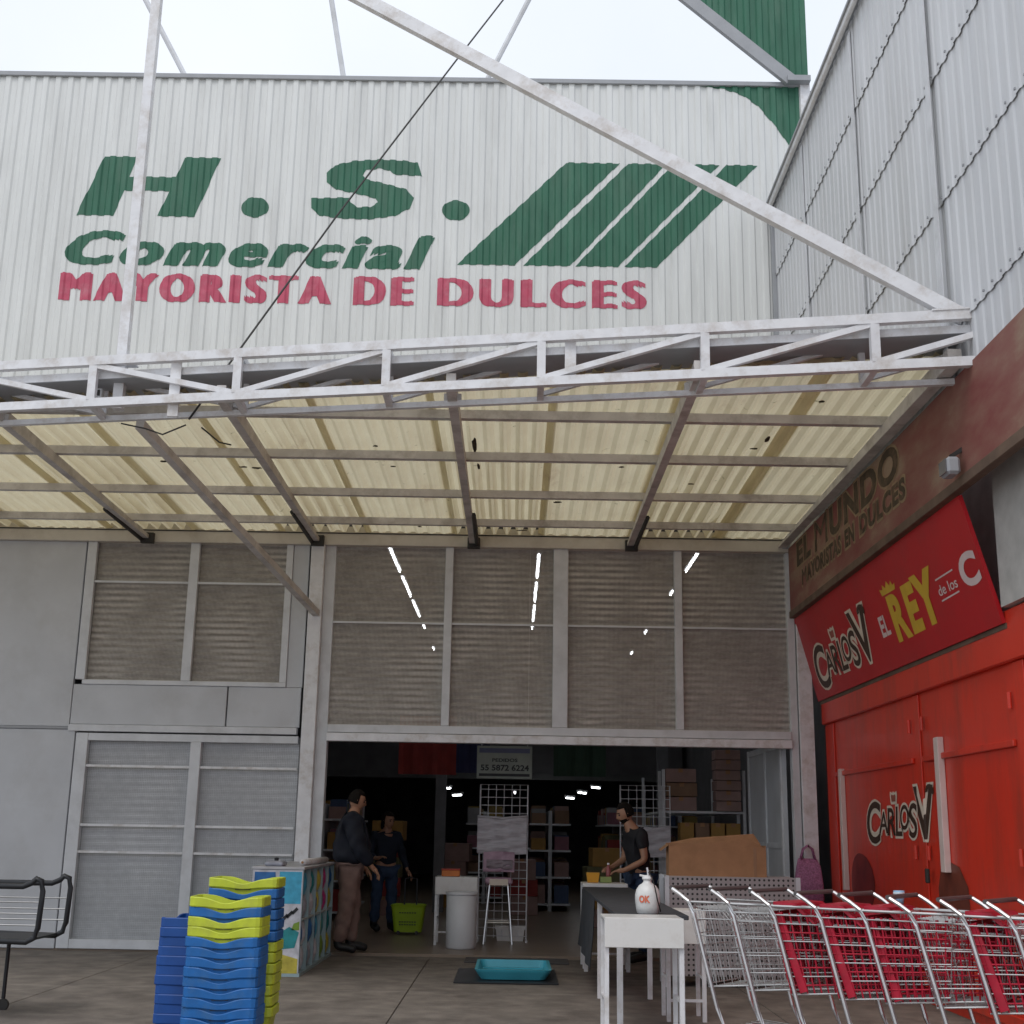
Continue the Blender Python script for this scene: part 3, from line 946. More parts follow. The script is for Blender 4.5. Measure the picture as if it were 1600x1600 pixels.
# hinges and bolts sit on the doors below
rw = thing('red_door', 'tall red metal door wall with printed brown logo and two pale light strips', 'door', (3.58, 0, .05))
MB().box(.02, .12, -8.6, -.05, .0, 3.0).build('door_sheet', door_red, rw)
MB().box(-.035, .018, -8.6, -.05, 2.62, 2.99).build('lintel', door_red, rw, bevel=.01)
for y0, y1 in ((-.05, -.42), (-3.36, -3.52), (-5.75, -5.95), (-8.2, -8.6)):
    MB().box(.003, .018, y1, y0, .0, 2.615).build('pilaster', door_red, rw, bevel=.004)
for y0, y1 in ((-3.30, -.46), (-5.70, -3.58), (-8.15, -6.0)):
    for z0, z1 in ((.08, .16), (2.02, 2.07)):
        MB().box(-.012, .018, y0, y1, z0, z1).build('rail', door_red, rw, bevel=.006)
for y in (-3.25, -3.62, -5.68, -6.05):
    for z in (.45, 1.25, 2.35):
        MB().tube([(-.006, y, z - .06), (-.006, y, z + .06)], .016, 8).build('hinge', door_red, rw)
MB().box(-.02, .018, -3.34, -.44, .0, .07).build('kick_plate', mat('rusted_rail', (.13, .085, .06), .7), rw, bevel=.004)
strip_m = mat('pale_strip', (.70, .56, .52), .35, var=.06)
for y, z0, z1, w_ in ((-.74, .82, 2.09, .045), (-4.05, 1.10, 2.20, .055)):
    MB().box(-.035, .018, y - w_, y + w_, z0, z1).build('light_strip', strip_m, rw, bevel=.004)
MB().box(-.05, -.02, -3.66, -3.60, 1.0, 1.12).build('handle', dark_iron, rw, bevel=.008)
logo(1.60, 1.36, 2.16, .51, lambda lift: (lambda u, v: (.001 - lift if 3.354 < u < 3.526 else .018 - lift, -u, v - .05)), rw, 0, (3.352, 3.356, 3.524, 3.528))
# plain brown-and-cream printed areas at the foot of the doors
bp = mat('brown_print_area', (.15, .035, .02), .45, var=.25, scale=5)
ar = [(1.24 + .36 * math.cos(t * math.pi / 12) * (1 if math.cos(t * math.pi / 12) < 0 else 1.5), .96 + .30 * math.sin(t * math.pi / 12)) for t in range(24)]
print_on('printed_area', [(u, v - .05) for u, v in ar], [tuple(range(24))], lambda u, v: (.016, -u, v), mat('maroon_print', (.20, .02, .018), .45, var=.3, scale=4), rw)
ar = [(3.75, 1.02), (3.85, 1.20), (4.05, 1.24), (4.30, 1.20), (4.48, 1.05), (4.5, .8), (3.75, .8)]
print_on('printed_area', [(u, v - .05) for u, v in ar], [tuple(range(7))], lambda u, v: (.016, -u, v), bp, rw)
# masonry that carries banner and doors
MB().box(3.72, 4.05, -10.2, -.05, .05, 4.72).build('side_masonry', mat('pale_plaster', (.46, .45, .43), .8, bump=.15)).name = 'side_wall'
tag(bpy.data.objects['side_wall'], 'pale plaster wall behind the red banner and the red doors', 'wall')
MB().box(3.50, 3.715, -10.2, -5.85, 3.05, 4.70).build('upper_block', MATS['pale_plaster']).name = 'plaster_block'
tag(bpy.data.objects['plaster_block'], 'pale grey plaster beyond the slanted end of the red banner', 'wall')

# ------------------------------------------------------------------ inside the store
ltube = emit('lit_tube', (.93, .97, 1), 11.0)
def lamp(x, y, z, ln, lab, rz=0):
    t = thing('tube_light', lab, 'light', (x, y, z), rz, 'strip lights in rows under the store ceiling')
    MB().box(-.03, .03, 0, ln, 0, .04).build('fixture', white_steel, t)
    MB().tube([(0, .04, -.02), (0, ln - .04, -.02)], .015, 6).build('tube', ltube, t)
names = ('left row of lights', 'middle row of lights', 'right row of lights')
for row, (x, ys) in enumerate(((-1.78, (2.3, 4.4, 6.5, 9.2, 12.2, 15.2)), (.30, (2.6, 4.7, 6.8, 9.0)), (2.50, (2.4, 5.2, 9.4, 12.4)))):
    for i, y in enumerate(ys):
        lamp(x, y, 5.22, (1.75 if row < 2 and i < 3 else 1.3 if i < 1 else .45), '%s strip light in the %s seen through the screens' % (('nearest', 'second', 'third', 'fourth', 'fifth', 'farthest')[i], names[row]))
for x, y, lab in ((-1.30, 12.0, 'upper of two small lights deep in the store on the left'), (-1.03, 11.0, 'lower of two small lights deep in the store on the left'), (.02, 11.5, 'small light seen through the wire grid display'),
                  (1.62, 12.4, 'uppermost of three small lights deep in the store on the right'), (1.36, 12.9, 'middle of three small lights deep in the store on the right'), (1.12, 13.4, 'lowest of three small lights deep in the store on the right')):
    lamp(x, y, {12.0: 2.28, 11.0: 2.12, 11.5: 2.2, 12.4: 2.36, 12.9: 2.26, 13.4: 2.16}[y], .5, lab, R(-25) if x > .5 else R(25) if x < 0 else 0)
# upper storey edge that closes the view
mz = thing('upper_floor', 'dark upper floor edge with a grey beam across the back of the store', 'upper floor', (0, 14.5, 2.4))
MB().box(-9.4, 3.8, 0, .2, .3, 3.1).build('front_wall', dark_wall, mz)
MB().box(-9.4, 3.8, -.1, 0, .15, .3).build('beam', mat('dull_beam', (.12, .12, .12), .6), mz)
for x in (-1.25, 2.55):
    MB().box(x - .09, x + .09, 7.4, 7.58, .08, 4.9).build('store_column', mat('dull_column', (.16, .16, .17), .6)).name = 'column'
cols = [o for o in COL.objects if o.name.startswith('column')]
tag(cols[0], 'dull grey column inside the store behind the lime basket', 'column')
tag(cols[1], 'dull grey column inside the store behind the boxed shelves', 'column')

# shelving with cartons at the right inside the entrance
bx_cols = [mat('carton_pink', (.30, .19, .17), .7), mat('carton_brown', (.22, .13, .08), .7), mat('carton_ochre', (.34, .19, .05), .7), mat('carton_olive', (.14, .13, .06), .7), mat('carton_red', (.25, .03, .025), .7)]
def carton(loc, sx, sy, sz, m, lab, grp, rz=0):
    t = thing('carton', lab, 'box', loc, rz, grp)
    MB().box(-sx / 2, sx / 2, -sy / 2, sy / 2, 0, sz).build('body', m, t, bevel=.006)
    MB().box(-.03, .03, -sy / 2 - .002, sy / 2 + .002, sz - .05, sz + .002).build('tape', cardboard, t)
    return t
rk = thing('shelf_rack', 'grey steel shelf rack with cartons inside the entrance on the right', 'shelf', (2.60, 3.2, .08))
for x in (-.55, .55):
    for y in (-.25, .25, 2.6):
        MB().box(x - .02, x + .02, y - .02, y + .02, 0, 2.2).build('upright', grey_steel, rk)
for z in (.1, .65, 1.10, 1.62):
    MB().box(-.53, .53, -.23, 2.58, z, z + .03).build('shelf_board', grey_steel, rk)
ordn = ('lowest', 'second', 'third', 'fourth', 'fifth', 'topmost')
for i in range(6):
    carton((2.93, 3.05, 1.732 + .138 * i), .34, .38, .13, bx_cols[0], '%s pinkish flat carton of the tall stack on the shelf rack' % ordn[i], 'cartons on the shelf rack', R(random.uniform(-3, 3)))
for i in range(3):
    carton((2.30, 3.15, 1.732 + .19 * i), .42, .42, .18, bx_cols[i % 2], '%s brown carton of the low stack on the shelf rack' % ('lowest', 'middle', 'topmost')[i], 'cartons on the shelf rack', R(random.uniform(-4, 4)))
for i in range(4):
    carton((2.36 + .21 * i, 3.05, 1.212), .19, .28, .36, bx_cols[2 if i != 1 else 1], '%s ochre pack standing in the row on the middle shelf' % ('first', 'second', 'third', 'fourth')[i], 'packs on the middle shelf')
for i in range(3):
    carton((2.25 + .33 * i, 3.05, .762), .28, .3, .28, bx_cols[3 if i != 1 else 1], '%s dark carton from the left on the lower shelf' % ('first', 'second', 'third')[i], 'cartons on the lower shelf')

# shelving runs deeper in the store, dim
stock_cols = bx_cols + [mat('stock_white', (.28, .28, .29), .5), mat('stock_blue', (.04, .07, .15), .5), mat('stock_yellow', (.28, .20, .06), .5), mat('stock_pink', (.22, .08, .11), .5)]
def gondola(x, y, ln, lab, seed):
    rnd = random.Random(seed)
    t = thing('aisle_shelf', lab, 'shelf', (x, y, .08), 0, 'dim aisle shelves inside the store')
    MB().box(-.03, .03, 0, ln, 0, 1.7).build('back_panel', grey_panel, t)
    for z in (.1, .55, 1.0, 1.45):
        MB().box(-.36, -.03, 0, ln, z, z + .03).build('shelf_board', grey_steel, t)
        MB().box(.03, .36, 0, ln, z, z + .03).build('shelf_board', grey_steel, t)
    for z in (.13, .58, 1.03, 1.48):
        for s in (-1, 1):
            k = 0.05
            while k < ln - .3:
                w_ = rnd.uniform(.12, .30)
                h_ = rnd.uniform(.16, .32)
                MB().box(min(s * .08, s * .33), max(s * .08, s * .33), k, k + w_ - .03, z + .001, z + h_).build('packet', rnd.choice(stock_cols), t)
                k += w_
for i, (x, y, lab) in enumerate(((-4.4, 2.2, 'aisle shelf behind the pale gate screens on the far left'), (-2.9, 5.0, 'aisle shelf behind the two people at the left of the entrance'), (.65, 8.2, 'dim aisle shelf behind the dark middle aisle'), (1.95, 7.6, 'dim aisle shelf behind the man in the black t-shirt'))):
    gondola(x, y, 3.0, lab, i)
for i, (x, y, lab) in enumerate(((-.55, 10.2, 'dim aisle shelf behind the wire grid with the plastic wrap'), (-3.6, 9.2, 'dim aisle shelf farthest back on the left'), (3.1, 9.5, 'dim aisle shelf farthest back on the right'))):
    gondola(x, y, 3.0, lab, 20 + i)
srnd = random.Random(9)
for sx_0, sy_0, cnt, where in ((-2.05, 6.6, 5, 'dim floor stack behind the two people'), (-1.05, 9.0, 4, 'dim floor stack deep in the aisle behind the lime basket'), (.15, 7.2, 3, 'dim floor stack behind the high stool'), (1.35, 4.6, 4, 'dim floor stack behind the far checkout table')):
    zz = .082
    for k in range(cnt):
        h_ = srnd.uniform(.24, .34)
        carton((sx_0 + srnd.uniform(-.04, .04), sy_0, zz), srnd.uniform(.42, .52), .4, h_, srnd.choice(bx_cols), '%s carton of the %s' % (('lowest', 'second', 'third', 'fourth', 'fifth')[k], where), 'cartons stacked on the store floor', R(srnd.uniform(-8, 8)))
        zz += h_ + .003
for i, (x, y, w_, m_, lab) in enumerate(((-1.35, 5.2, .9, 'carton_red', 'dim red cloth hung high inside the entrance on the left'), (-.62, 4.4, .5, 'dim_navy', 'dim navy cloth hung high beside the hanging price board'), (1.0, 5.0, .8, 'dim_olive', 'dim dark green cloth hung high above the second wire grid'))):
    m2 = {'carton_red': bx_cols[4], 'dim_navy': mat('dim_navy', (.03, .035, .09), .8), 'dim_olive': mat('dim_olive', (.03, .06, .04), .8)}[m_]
    mb = MB()
    vs, fs = [], []
    for j in range(13):
        u = j / 12
        for k in range(2):
            vs.append((x + (u - .5) * w_, y + .03 * math.sin(u * 18), 2.25 + k * .9))
    for j in range(12):
        fs.append((2 * j, 2 * j + 2, 2 * j + 3, 2 * j + 1))
    nv = len(vs)
    vs += [(a, b + .01, c) for a, b, c in vs]
    fs += [tuple(nv + j for j in reversed(f)) for f in fs]
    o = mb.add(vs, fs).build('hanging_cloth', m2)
    tag(o, lab, 'cloth')

# hanging price board
hb = thing('hanging_board', 'pale hanging board with dark numbers high in the entrance', 'sign', (-.13, 2.0, 2.08))
board_m = mat('pale_green_board', (.30, .34, .31), .6)
ink = mat('dark_ink', (.03, .035, .04), .6)
MB().box(-.36, .36, 0, .025, 0, .42).build('board', board_m, hb, bevel=.004)
for x in (-.3, .3):
    MB().tube([(x, .012, .42), (x, .012, 3.1)], .004, 4).build('wire', grey_steel, hb)
for body, u0, u1, v0, v1 in (('PEDIDOS', -.16, .17, .215, .26), ('55 5872 6224', -.31, .32, .10, .18)):
    vs, fs = glyphs(body, u1 - u0, v1 - v0, bold=.03, x0=u0, y0=v0)
    print_on('lettering', vs, fs, lambda u, v: (u, -.003, v), ink, hb)
MB().box(-.33, .33, -.003, 0, .33, .39).build('blue_band', mat('dim_blue_print', (.12, .14, .24), .6), hb)
MB().box(-.33, .33, -.003, 0, .03, .065).build('dark_band', ink, hb)

# wire grid displays
wire_m = mat('white_wire', (.62, .62, .64), .4)
def grid_panel(t, w, h, z0=0.0, nx=6, dz=.1):
    mb = MB()
    mb.tube([(0, 0, z0), (0, 0, h), (w, 0, h), (w, 0, z0)], .010, 5)
    for i in range(1, nx):
        mb.tube([(w * i / nx, 0, z0 + .04), (w * i / nx, 0, h)], .0045, 4)
    z = z0 + .06
    while z < h:
        mb.tube([(0, 0, z), (w, 0, z)], .0045, 4)
        z += dz
    mb.build('wire_grid', wire_m, t)
    for x in (0, w):
        MB().bar((x, -.22, .012), (x, .22, .012), .03, .024).build('foot', wire_m, t)
gp = thing('grid_display', 'white wire grid display stand with crinkled plastic wrap behind the bin', 'display stand', (-.43, 1.9, .08))
grid_panel(gp, .61, 1.92, nx=6)
film = mat('crinkled_film', (.50, .47, .49), .25, var=.12, scale=14, bump=1.0, bscale=14, stretch=(.5, 1, 3))
def wrap(t, x0, x1, z0, z1, y, m, nm='plastic_wrap', sag=.03, nz=14):
    vs, fs = [], []
    nx = 10
    for i in range(nx + 1):
        for j in range(nz + 1):
            u, v = i / nx, j / nz
            vs.append((x0 + (x1 - x0) * u, y - .035 * abs(math.sin(10 * v + 5 * u + 1.5 * u * u)) - .016 * math.sin(19 * v - 5 * u), z0 + (z1 - z0) * v - sag * math.sin(math.pi * u) * (1 if j == nz else .4)))
    for i in range(nx):
        for j in range(nz):
            q = i * (nz + 1) + j
            fs.append((q, q + nz + 1, q + nz + 2, q + 1))
    nv = len(vs)
    vs += [(a, b + .03, c) for a, b, c in vs]
    fs += [tuple(nv + j for j in reversed(f)) for f in fs]
    return MB().add(vs, fs).build(nm, m, t, smooth=True)
wrap(gp, -.03, .60, 1.06, 1.52, -.02, film)
MB().tube([(-.03, -.04, 1.52), (.3, -.05, 1.50), (.61, -.04, 1.53)], .016, 6).build('rolled_hem', film, gp, smooth=True)
gp2 = thing('grid_display', 'white wire grid display stand with pale wrap behind the man in the black t-shirt', 'display stand', (1.42, 2.5, .08))
grid_panel(gp2, .66, 1.96, nx=6, dz=.115)
wrap(gp2, .20, .66, 1.05, 1.45, -.02, film)

# high stool with wrapped seat in front of the grid
st = thing('high_stool', 'steel high stool with a pinkish wrapped seat back in front of the wire grid', 'stool', (-.17, 1.55, .08))
mv_wrap = mat('mauve_wrap', (.42, .27, .34), .4, var=.15, scale=9, bump=.6, bscale=18)
for sx in (-1, 1):
    MB().tube([(sx * .11, -.10, .72), (sx * .175, -.16, .0)], .011, 6).build('leg', chrome, st)
    MB().tube([(sx * .11, .12, .72), (sx * .16, .20, .0)], .011, 6).build('leg', chrome, st)
MB().tube([(-.15, -.14, .25), (.15, -.14, .25), (.145, .18, .25), (-.145, .18, .25)], .009, 6, closed=True).build('foot_ring', chrome, st)
MB().box(-.17, .17, -.14, .15, .70, .78).build('seat', mv_wrap, st, bevel=.02)
wrap(st, -.20, .19, .84, 1.08, .14, mv_wrap, 'backrest', sag=-.01, nz=6)
wrap(st, -.16, .17, .88, .99, .115, mat('dull_mauve_band', (.25, .20, .22), .35, var=.2, bump=.5), 'back_band', sag=0, nz=5)
MB().box(-.115, .115, -.147, -.141, .69, .765).build('seat_label', cream_paint, st)
lb_ = thing('white_tub', 'low white tub on the floor under the high stool', 'tub', (-.02, 2.0, .08))
MB().rings([[(x * s, y * s, z) for x, y in ((-.18, -.1), (.18, -.1), (.18, .1), (-.18, .1))] for s, z in ((.9, 0), (1, .14), (1.06, .14), (1.06, .16), (.95, .16), (.88, .02))], True, True).build('body', mat('white_plastic', (.66, .65, .64), .4), lb_)
MB().box(-.192, .192, -.108, .108, .161, .18).build('lid', MATS['white_plastic'], lb_, bevel=.006)

# white bin and small table
wbm = mat('bin_plastic', (.62, .63, .65), .4, var=.04)
bi = thing('white_bin', 'tall white cylindrical bin in front of the small white table', 'bin', (-.595, .75, .08))
MB().lathe([(.165, 0), (.175, .02), (.18, .62), (.172, .625), (.165, .60), (.155, .05)], 28).build('body', wbm, bi, smooth=True)
MB().lathe([(.186, .60), (.19, .61), (.19, .635), (.178, .64), (.172, .63)], 28).build('rim', wbm, bi, smooth=True)
top_m = mat('white_laminate', (.70, .69, .67), .35, var=.04, dirt=(.5, .46, .42), dirt_amt=.5, dscale=6)
def table(name, lab, loc, w, d, h, apron, rz=0, bars=True):
    t = thing(name, lab, 'table', loc, rz, 'white tables at the entrance')
    MB().box(-w / 2, w / 2, 0, d, h - .02, h).build('table_top', top_m, t, bevel=.003)
    MB().box(-w / 2, w / 2, -.012, -.001, h - apron, h + .002).build('front_panel', top_m, t, bevel=.003)
    for sx in (-1, 1):
        for y in (.03, d - .03):
            MB().box(sx * (w / 2 - .015) - .015, sx * (w / 2 - .015) + .015, y - .015, y + .015, 0, h - .021).build('leg', white_steel, t)
    if bars:
        MB().box(-w / 2 + .03, w / 2 - .03, .02, .04, .14, .16).build('stretcher', white_steel, t)
        for sx in (-1, 1):
            MB().box(sx * (w / 2 - .015) - .01, sx * (w / 2 - .015) + .01, .046, d - .046, .30, .32).build('stretcher', white_steel, t)
    return t
table('small_table', 'small white table with an orange box on it beside the grid display', (-.68, 1.12, .08), .51, .45, .79, .205)
ob = thing('orange_box', 'small orange box with a red lid on the small white table', 'box', (-.755, 1.25, .8725))
MB().box(-.11, .11, -.05, .05, 0, .07).build('body', mat('orange_card', (.60, .19, .05), .6), ob, bevel=.004)
MB().box(-.115, .115, -.055, .055, .0715, .09).build('lid', mat('red_card', (.42, .06, .035), .6), ob, bevel=.003)

# rolling lime basket
lime = mat('lime_plastic', (.34, .50, .02), .4, var=.06)
gb = thing('lime_basket', 'lime green rolling shopping basket on the floor beside the woman', 'basket', (-1.37, 2.75, .08))
def rrect(w, d, r, n=5):
    out = []
    for cx, cy, a0 in ((w / 2 - r, d / 2 - r, 0), (-w / 2 + r, d / 2 - r, 90), (-w / 2 + r, -d / 2 + r, 180), (w / 2 - r, -d / 2 + r, 270)):
        for i in range(n):
            a = R(a0 + 90 * i / (n - 1))
            out.append((cx + r * math.cos(a), cy + r * math.sin(a)))
    return out
MB().rings([[(x, y, z + (.045 * max(0, 1 - abs(x) / .22) if i in (2, 3) else 0)) for x, y in rrect(w, d, .05)] for i, (w, d, z) in enumerate(((.36, .26, .03), (.44, .32, .34), (.47, .35, .37), (.45, .33, .37), (.42, .30, .34), (.34, .24, .05)))], True, True).build('body', lime, gb, smooth=False)
for z in (.12, .155, .27):
    mb = MB()
    for i in range(7):
        x = -.10 + .033 * i
        mb.box(x - .011, x + .011, -.172 + (.30 - z) * .10, -.13, z, z + .012)
    mb.build('slot', black_plastic, gb)
MB().tube([(.10, .0, .36), (.10, .0, .70), (.02, .0, .72), (-.06, .0, .70), (-.06, .0, .36)], .011, 6).build('handle', black_plastic, gb)
for sx in (-1, 1):
    MB().tube([(sx * .12, -.135, .025), (sx * .12, -.10, .025)], .025, 10).build('wheel', black_plastic, gb)

# checkout tables at the right
table('checkout_table', 'far white checkout table at the end of the black cloth counter', (.977, -1.0, .05), .47, .5, .85, .105)
table('checkout_table', 'narrow white table between the black counter and the first cart', (1.33, -4.75, .05), .30, .4, .80, .24)
table('checkout_table', 'near white checkout table in front of the white sprayer bottle', (.868, -6.2, .05), .52, .42, .83, .185)
cloth_m = mat('black_cloth', (.045, .048, .056), .75, var=.2, scale=10, bump=.3, bscale=30)
ct = thing('cloth_counter', 'long counter draped with black cloth between the two white checkout tables', 'counter', (.93, -5.7, .05))
MB().box(-.20, .30, .02, 4.62, .79, .82).build('counter_top', cloth_m, ct, bevel=.004)
vs, fs = [], []
for i in range(25):
    y = 2.5 + 2.1 * i / 24
    for j in range(5):
        z = .80 - .58 * j / 4
        vs.append((-.205 - .012 * math.sin(y * 9 + j) * j / 4 - .03 * j / 4, y, z + .03 * math.sin(y * 1.7) * (j == 4)))
for i in range(24):
    for j in range(4):
        q = i * 5 + j
        fs.append((q, q + 1, q + 6, q + 5))
nv = len(vs)
vs += [(a + .006, b, c) for a, b, c in vs]
fs += [tuple(nv + j for j in reversed(f)) for f in fs]
MB().add(vs, fs).build('cloth_side', cloth_m, ct, smooth=True)
for y in (.15, 2.3, 4.45):
    for x in (-.17, .26):
        MB().box(x - .02, x + .02, y - .02, y + .02, 0, .785).build('leg', white_steel, ct)
# white sprayer bottle
sk = thing('white_bottle', 'rounded white plastic sprayer bottle with an orange print and dark hose on the black counter', 'bottle', (.957, -5.55, .8702))
sack_m = mat('white_bottle_plastic', (.66, .66, .65), .4, var=.07, scale=12, bump=.3, bscale=18, dirt=(.45, .42, .40), dirt_amt=.5, dscale=10)
MB().lathe([(.066, 0), (.076, .008), (.084, .05), (.089, .10), (.088, .13), (.079, .165), (.060, .193), (.036, .208), (.029, .218), (.030, .232)], 24).build('body', sack_m, sk, smooth=True)
MB().lathe([(.036, .233), (.038, .238), (.036, .252), (.020, .256)], 16).build('cap', sack_m, sk, smooth=True)
MB().tube([(-.055, .0, .262), (-.02, 0, .256), (.02, 0, .256)], .008, 6).build('lever', sack_m, sk)
MB().tube([(.006, 0, .255), (.004, 0, .29), (-.002, 0, .315)], .007, 6).build('nozzle', grey_steel, sk)
MB().tube([(.008, -.01, .285), (.030, -.045, .245), (.045, -.082, .18), (.062, -.075, .10), (.085, -.062, .02)], .0045, 6).build('hose', dark_iron, sk, smooth=True)
vs, fs = glyphs('OK', .085, .05, bold=.05)
def onsack(u, v):
    a = R(-90) + (u - .075) / .094
    return (.0915 * math.cos(a), .0915 * math.sin(a), .078 + v)
print_on('lettering', vs, fs, onsack, mat('orange_print', (.65, .16, .09), .5), sk)
yb = thing('yellow_tray', 'small orange yellow tray on the far checkout table', 'tray', (.86, -.72, .9025))
MB().rings([[(x * s, y * s, z) for x, y in ((-.07, -.06), (.07, -.06), (.07, .06), (-.07, .06))] for s, z in ((.8, 0), (1, .1), (.93, .1), (.75, .012))]).build('body', mat('amber_plastic', (.62, .30, .03), .4), yb)
MB().box(.075, .20, -.04, .06, 0, .06).build('green_pack', mat('dull_green_card', (.24, .30, .10), .6), yb, bevel=.004)

# perforated gondola with the open carton
gd = thing('perforated_stand', 'low grey perforated metal stand carrying the open cardboard box', 'display stand', (1.47, -2.5, .05))
pm = bpy.data.materials.new('perforated_metal')
pm.use_nodes = True
n = pm.node_tree
b = n.nodes['Principled BSDF']
b.inputs['Roughness'].default_value = .5
g = n.nodes.new('ShaderNodeNewGeometry')
sx_ = n.nodes.new('ShaderNodeSeparateXYZ')
n.links.new(g.outputs['Position'], sx_.inputs[0])
def M2(op, a, b_=None):
    q = n.nodes.new('ShaderNodeMath'); q.operation = op
    for i, s_ in enumerate((a, b_)):
        if s_ is None: continue
        if isinstance(s_, (int, float)): q.inputs[i].default_value = s_
        else: n.links.new(s_, q.inputs[i])
    return q.outputs[0]
fx = M2('SUBTRACT', M2('FRACT', M2('DIVIDE', sx_.outputs[0], .045)), .5)
fz = M2('SUBTRACT', M2('FRACT', M2('DIVIDE', sx_.outputs[2], .045)), .5)
rr = M2('SQRT', M2('ADD', M2('MULTIPLY', fx, fx), M2('MULTIPLY', fz, fz)))
hole = M2('LESS_THAN', rr, .24)
mm = n.nodes.new('ShaderNodeMix'); mm.data_type = 'RGBA'
n.links.new(hole, mm.inputs[0])
mm.inputs[6].default_value = (.36, .33, .33, 1)
mm.inputs[7].default_value = (.02, .02, .02, 1)
n.links.new(mm.outputs[2], b.inputs['Base Color'])
MB().box(0, 1.19, 0, .02, .10, .985).build('perforated_panel', pm, gd)
MB().box(0, 1.19, .02, .50, .955, .985).build('top_shelf', grey_steel, gd)
MB().box(0, 1.19, .02, .50, .1, .13).build('bottom_shelf', grey_steel, gd)
for x in (-.02, 1.21):
    MB().box(x - .02, x + .02, -.01, .03, 0, .99).build('upright', grey_steel, gd)
    MB().box(x - .02, x + .02, .47, .51, 0, .99).build('upright', grey_steel, gd)
cbx = thing('cardboard_box', 'wide open brown cardboard box with bent flaps on the perforated stand', 'box', (1.95, -2.24, 1.0355), R(-2))
MB().box(-.46, .46, -.16, -.15, 0, .27).build('front_side', cardboard, cbx)
MB().box(-.46, .46, .17, .18, 0, .30).build('back_side', cardboard, cbx)
for sx in (-1, 1):
    MB().box(sx * .455 - .005, sx * .455 + .005, -.149, .169, 0, .29).build('end_side', cardboard, cbx)
MB().box(-.449, .449, -.149, .169, 0, .008).build('bottom', cardboard, cbx)
MB().prism([(-.46, .272), (.44, .272), (.30, .345), (-.02, .318), (-.30, .290)], 'y', -.158, -.152).build('flap', cardboard, cbx)
MB().add([(-.46, -.15, .28), (-.46, .17, .29), (-.53, .14, .24), (-.53, -.12, .23), (-.466, -.15, .276), (-.466, .17, .286), (-.534, .14, .236), (-.534, -.12, .226)], [(0, 1, 2, 3), (7, 6, 5, 4), (0, 4, 5, 1), (1, 5, 6, 2), (2, 6, 7, 3), (3, 7, 4, 0)]).build('flap', cardboard, cbx)
MB().add([(-.44, .17, .30), (.46, .17, .30), (.40, .22, .40), (-.20, .21, .35), (-.44, .176, .30), (.46, .176, .30), (.40, .226, .40), (-.20, .216, .35)], [(0, 1, 2, 3), (7, 6, 5, 4), (0, 4, 5, 1), (1, 5, 6, 2), (2, 6, 7, 3), (3, 7, 4, 0)]).build('flap', cardboard, cbx)
MB().box(.34, .37, -.163, -.161, .0, .27).build('tape', mat('brown_tape', (.30, .16, .08), .3), cbx)

# purple bag hanging on the right post
bgm = mat('purple_bag_fabric', (.40, .16, .29), .6, var=.35, scale=60, bump=.3)
pb_ = thing('purple_bag', 'purple patterned shopping bag hanging on the white post at the right', 'bag', (3.30, -.18, .62))
rg = []
for w_, d_, z in ((.26, .05, .10), (.30, .10, .12), (.31, .11, .30), (.26, .09, .48), (.20, .06, .56)):
    rg.append([(x + .01 * math.sin(z * 20), y + .012 * math.sin(x * 40 + z * 9), z) for x, y in rrect(w_, d_, .02, 4)])
MB().rings(rg).build('body', bgm, pb_, smooth=True)
for y in (-.025, .025):
    MB().tube([(-.085, y, .55), (-.055, y, .66), (0, y, .70), (.05, y, .66), (.075, y, .55)], .012, 6).build('handle', bgm, pb_, smooth=True)
MB().tube([(0, .06, .69), (0, -.03, .685), (0, -.04, .71)], .006, 5).build('hook', dark_iron, pb_)

# ------------------------------------------------------------------ stacked hand baskets
blue_p = mat('blue_basket_plastic', (.010, .115, .36), .45, var=.14, scale=14, dirt=(.06, .14, .26), dirt_amt=.55, dscale=9)
lemon_p = mat('lemon_basket_plastic', (.48, .55, .035), .45, var=.10, scale=14, dirt=(.30, .30, .08), dirt_amt=.5, dscale=9)
navy_p = mat('deep_blue_basket_plastic', (.008, .06, .25), .45, var=.15)
def basket_mesh(m, w=.46, d=.32, h=.24):
    def ring(ww, dd, z, dip):
        return [(x, y, z - dip * math.exp(-(x / .095) ** 2) * (1 if abs(y) > dd * .3 else 0)) for x, y in rr2(ww, dd)]
    def rr2(ww, dd):
        out = []
        r = .035
        nseg = 12
        for i in range(nseg + 1): out.append((-ww / 2 + r + (ww - 2 * r) * i / nseg, -dd / 2))
        out.append((ww / 2 - r * .3, -dd / 2 + r * .3))
        for i in range(5): out.append((ww / 2, -dd / 2 + r + (dd - 2 * r) * i / 4))
        out.append((ww / 2 - r * .3, dd / 2 - r * .3))
        for i in range(nseg + 1): out.append((ww / 2 - r - (ww - 2 * r) * i / nseg, dd / 2))
        out.append((-ww / 2 + r * .3, dd / 2 - r * .3))
        for i in range(5): out.append((-ww / 2, dd / 2 - r - (dd - 2 * r) * i / 4))
        out.append((-ww / 2 + r * .3, -dd / 2 + r * .3))
        return out
    rgs = [ring(w * .80, d * .78, 0, 0), ring(w * .93, d * .91, h - .062, .012), ring(w * .985, d * .98, h - .060, .012), ring(w, d, h - .054, .014), ring(w, d, h - .006, .036),
           ring(w * .985, d * .98, h, .038), ring(w * .94, d * .92, h - .002, .038), ring(w * .90, d * .88, h - .07, .016), ring(w * .77, d * .75, .012, 0)]
    return MB().rings(rgs).mesh('basket', m, False)
bmesh_of = {'lemon': basket_mesh(lemon_p), 'blue': basket_mesh(blue_p), 'deep blue': basket_mesh(navy_p)}
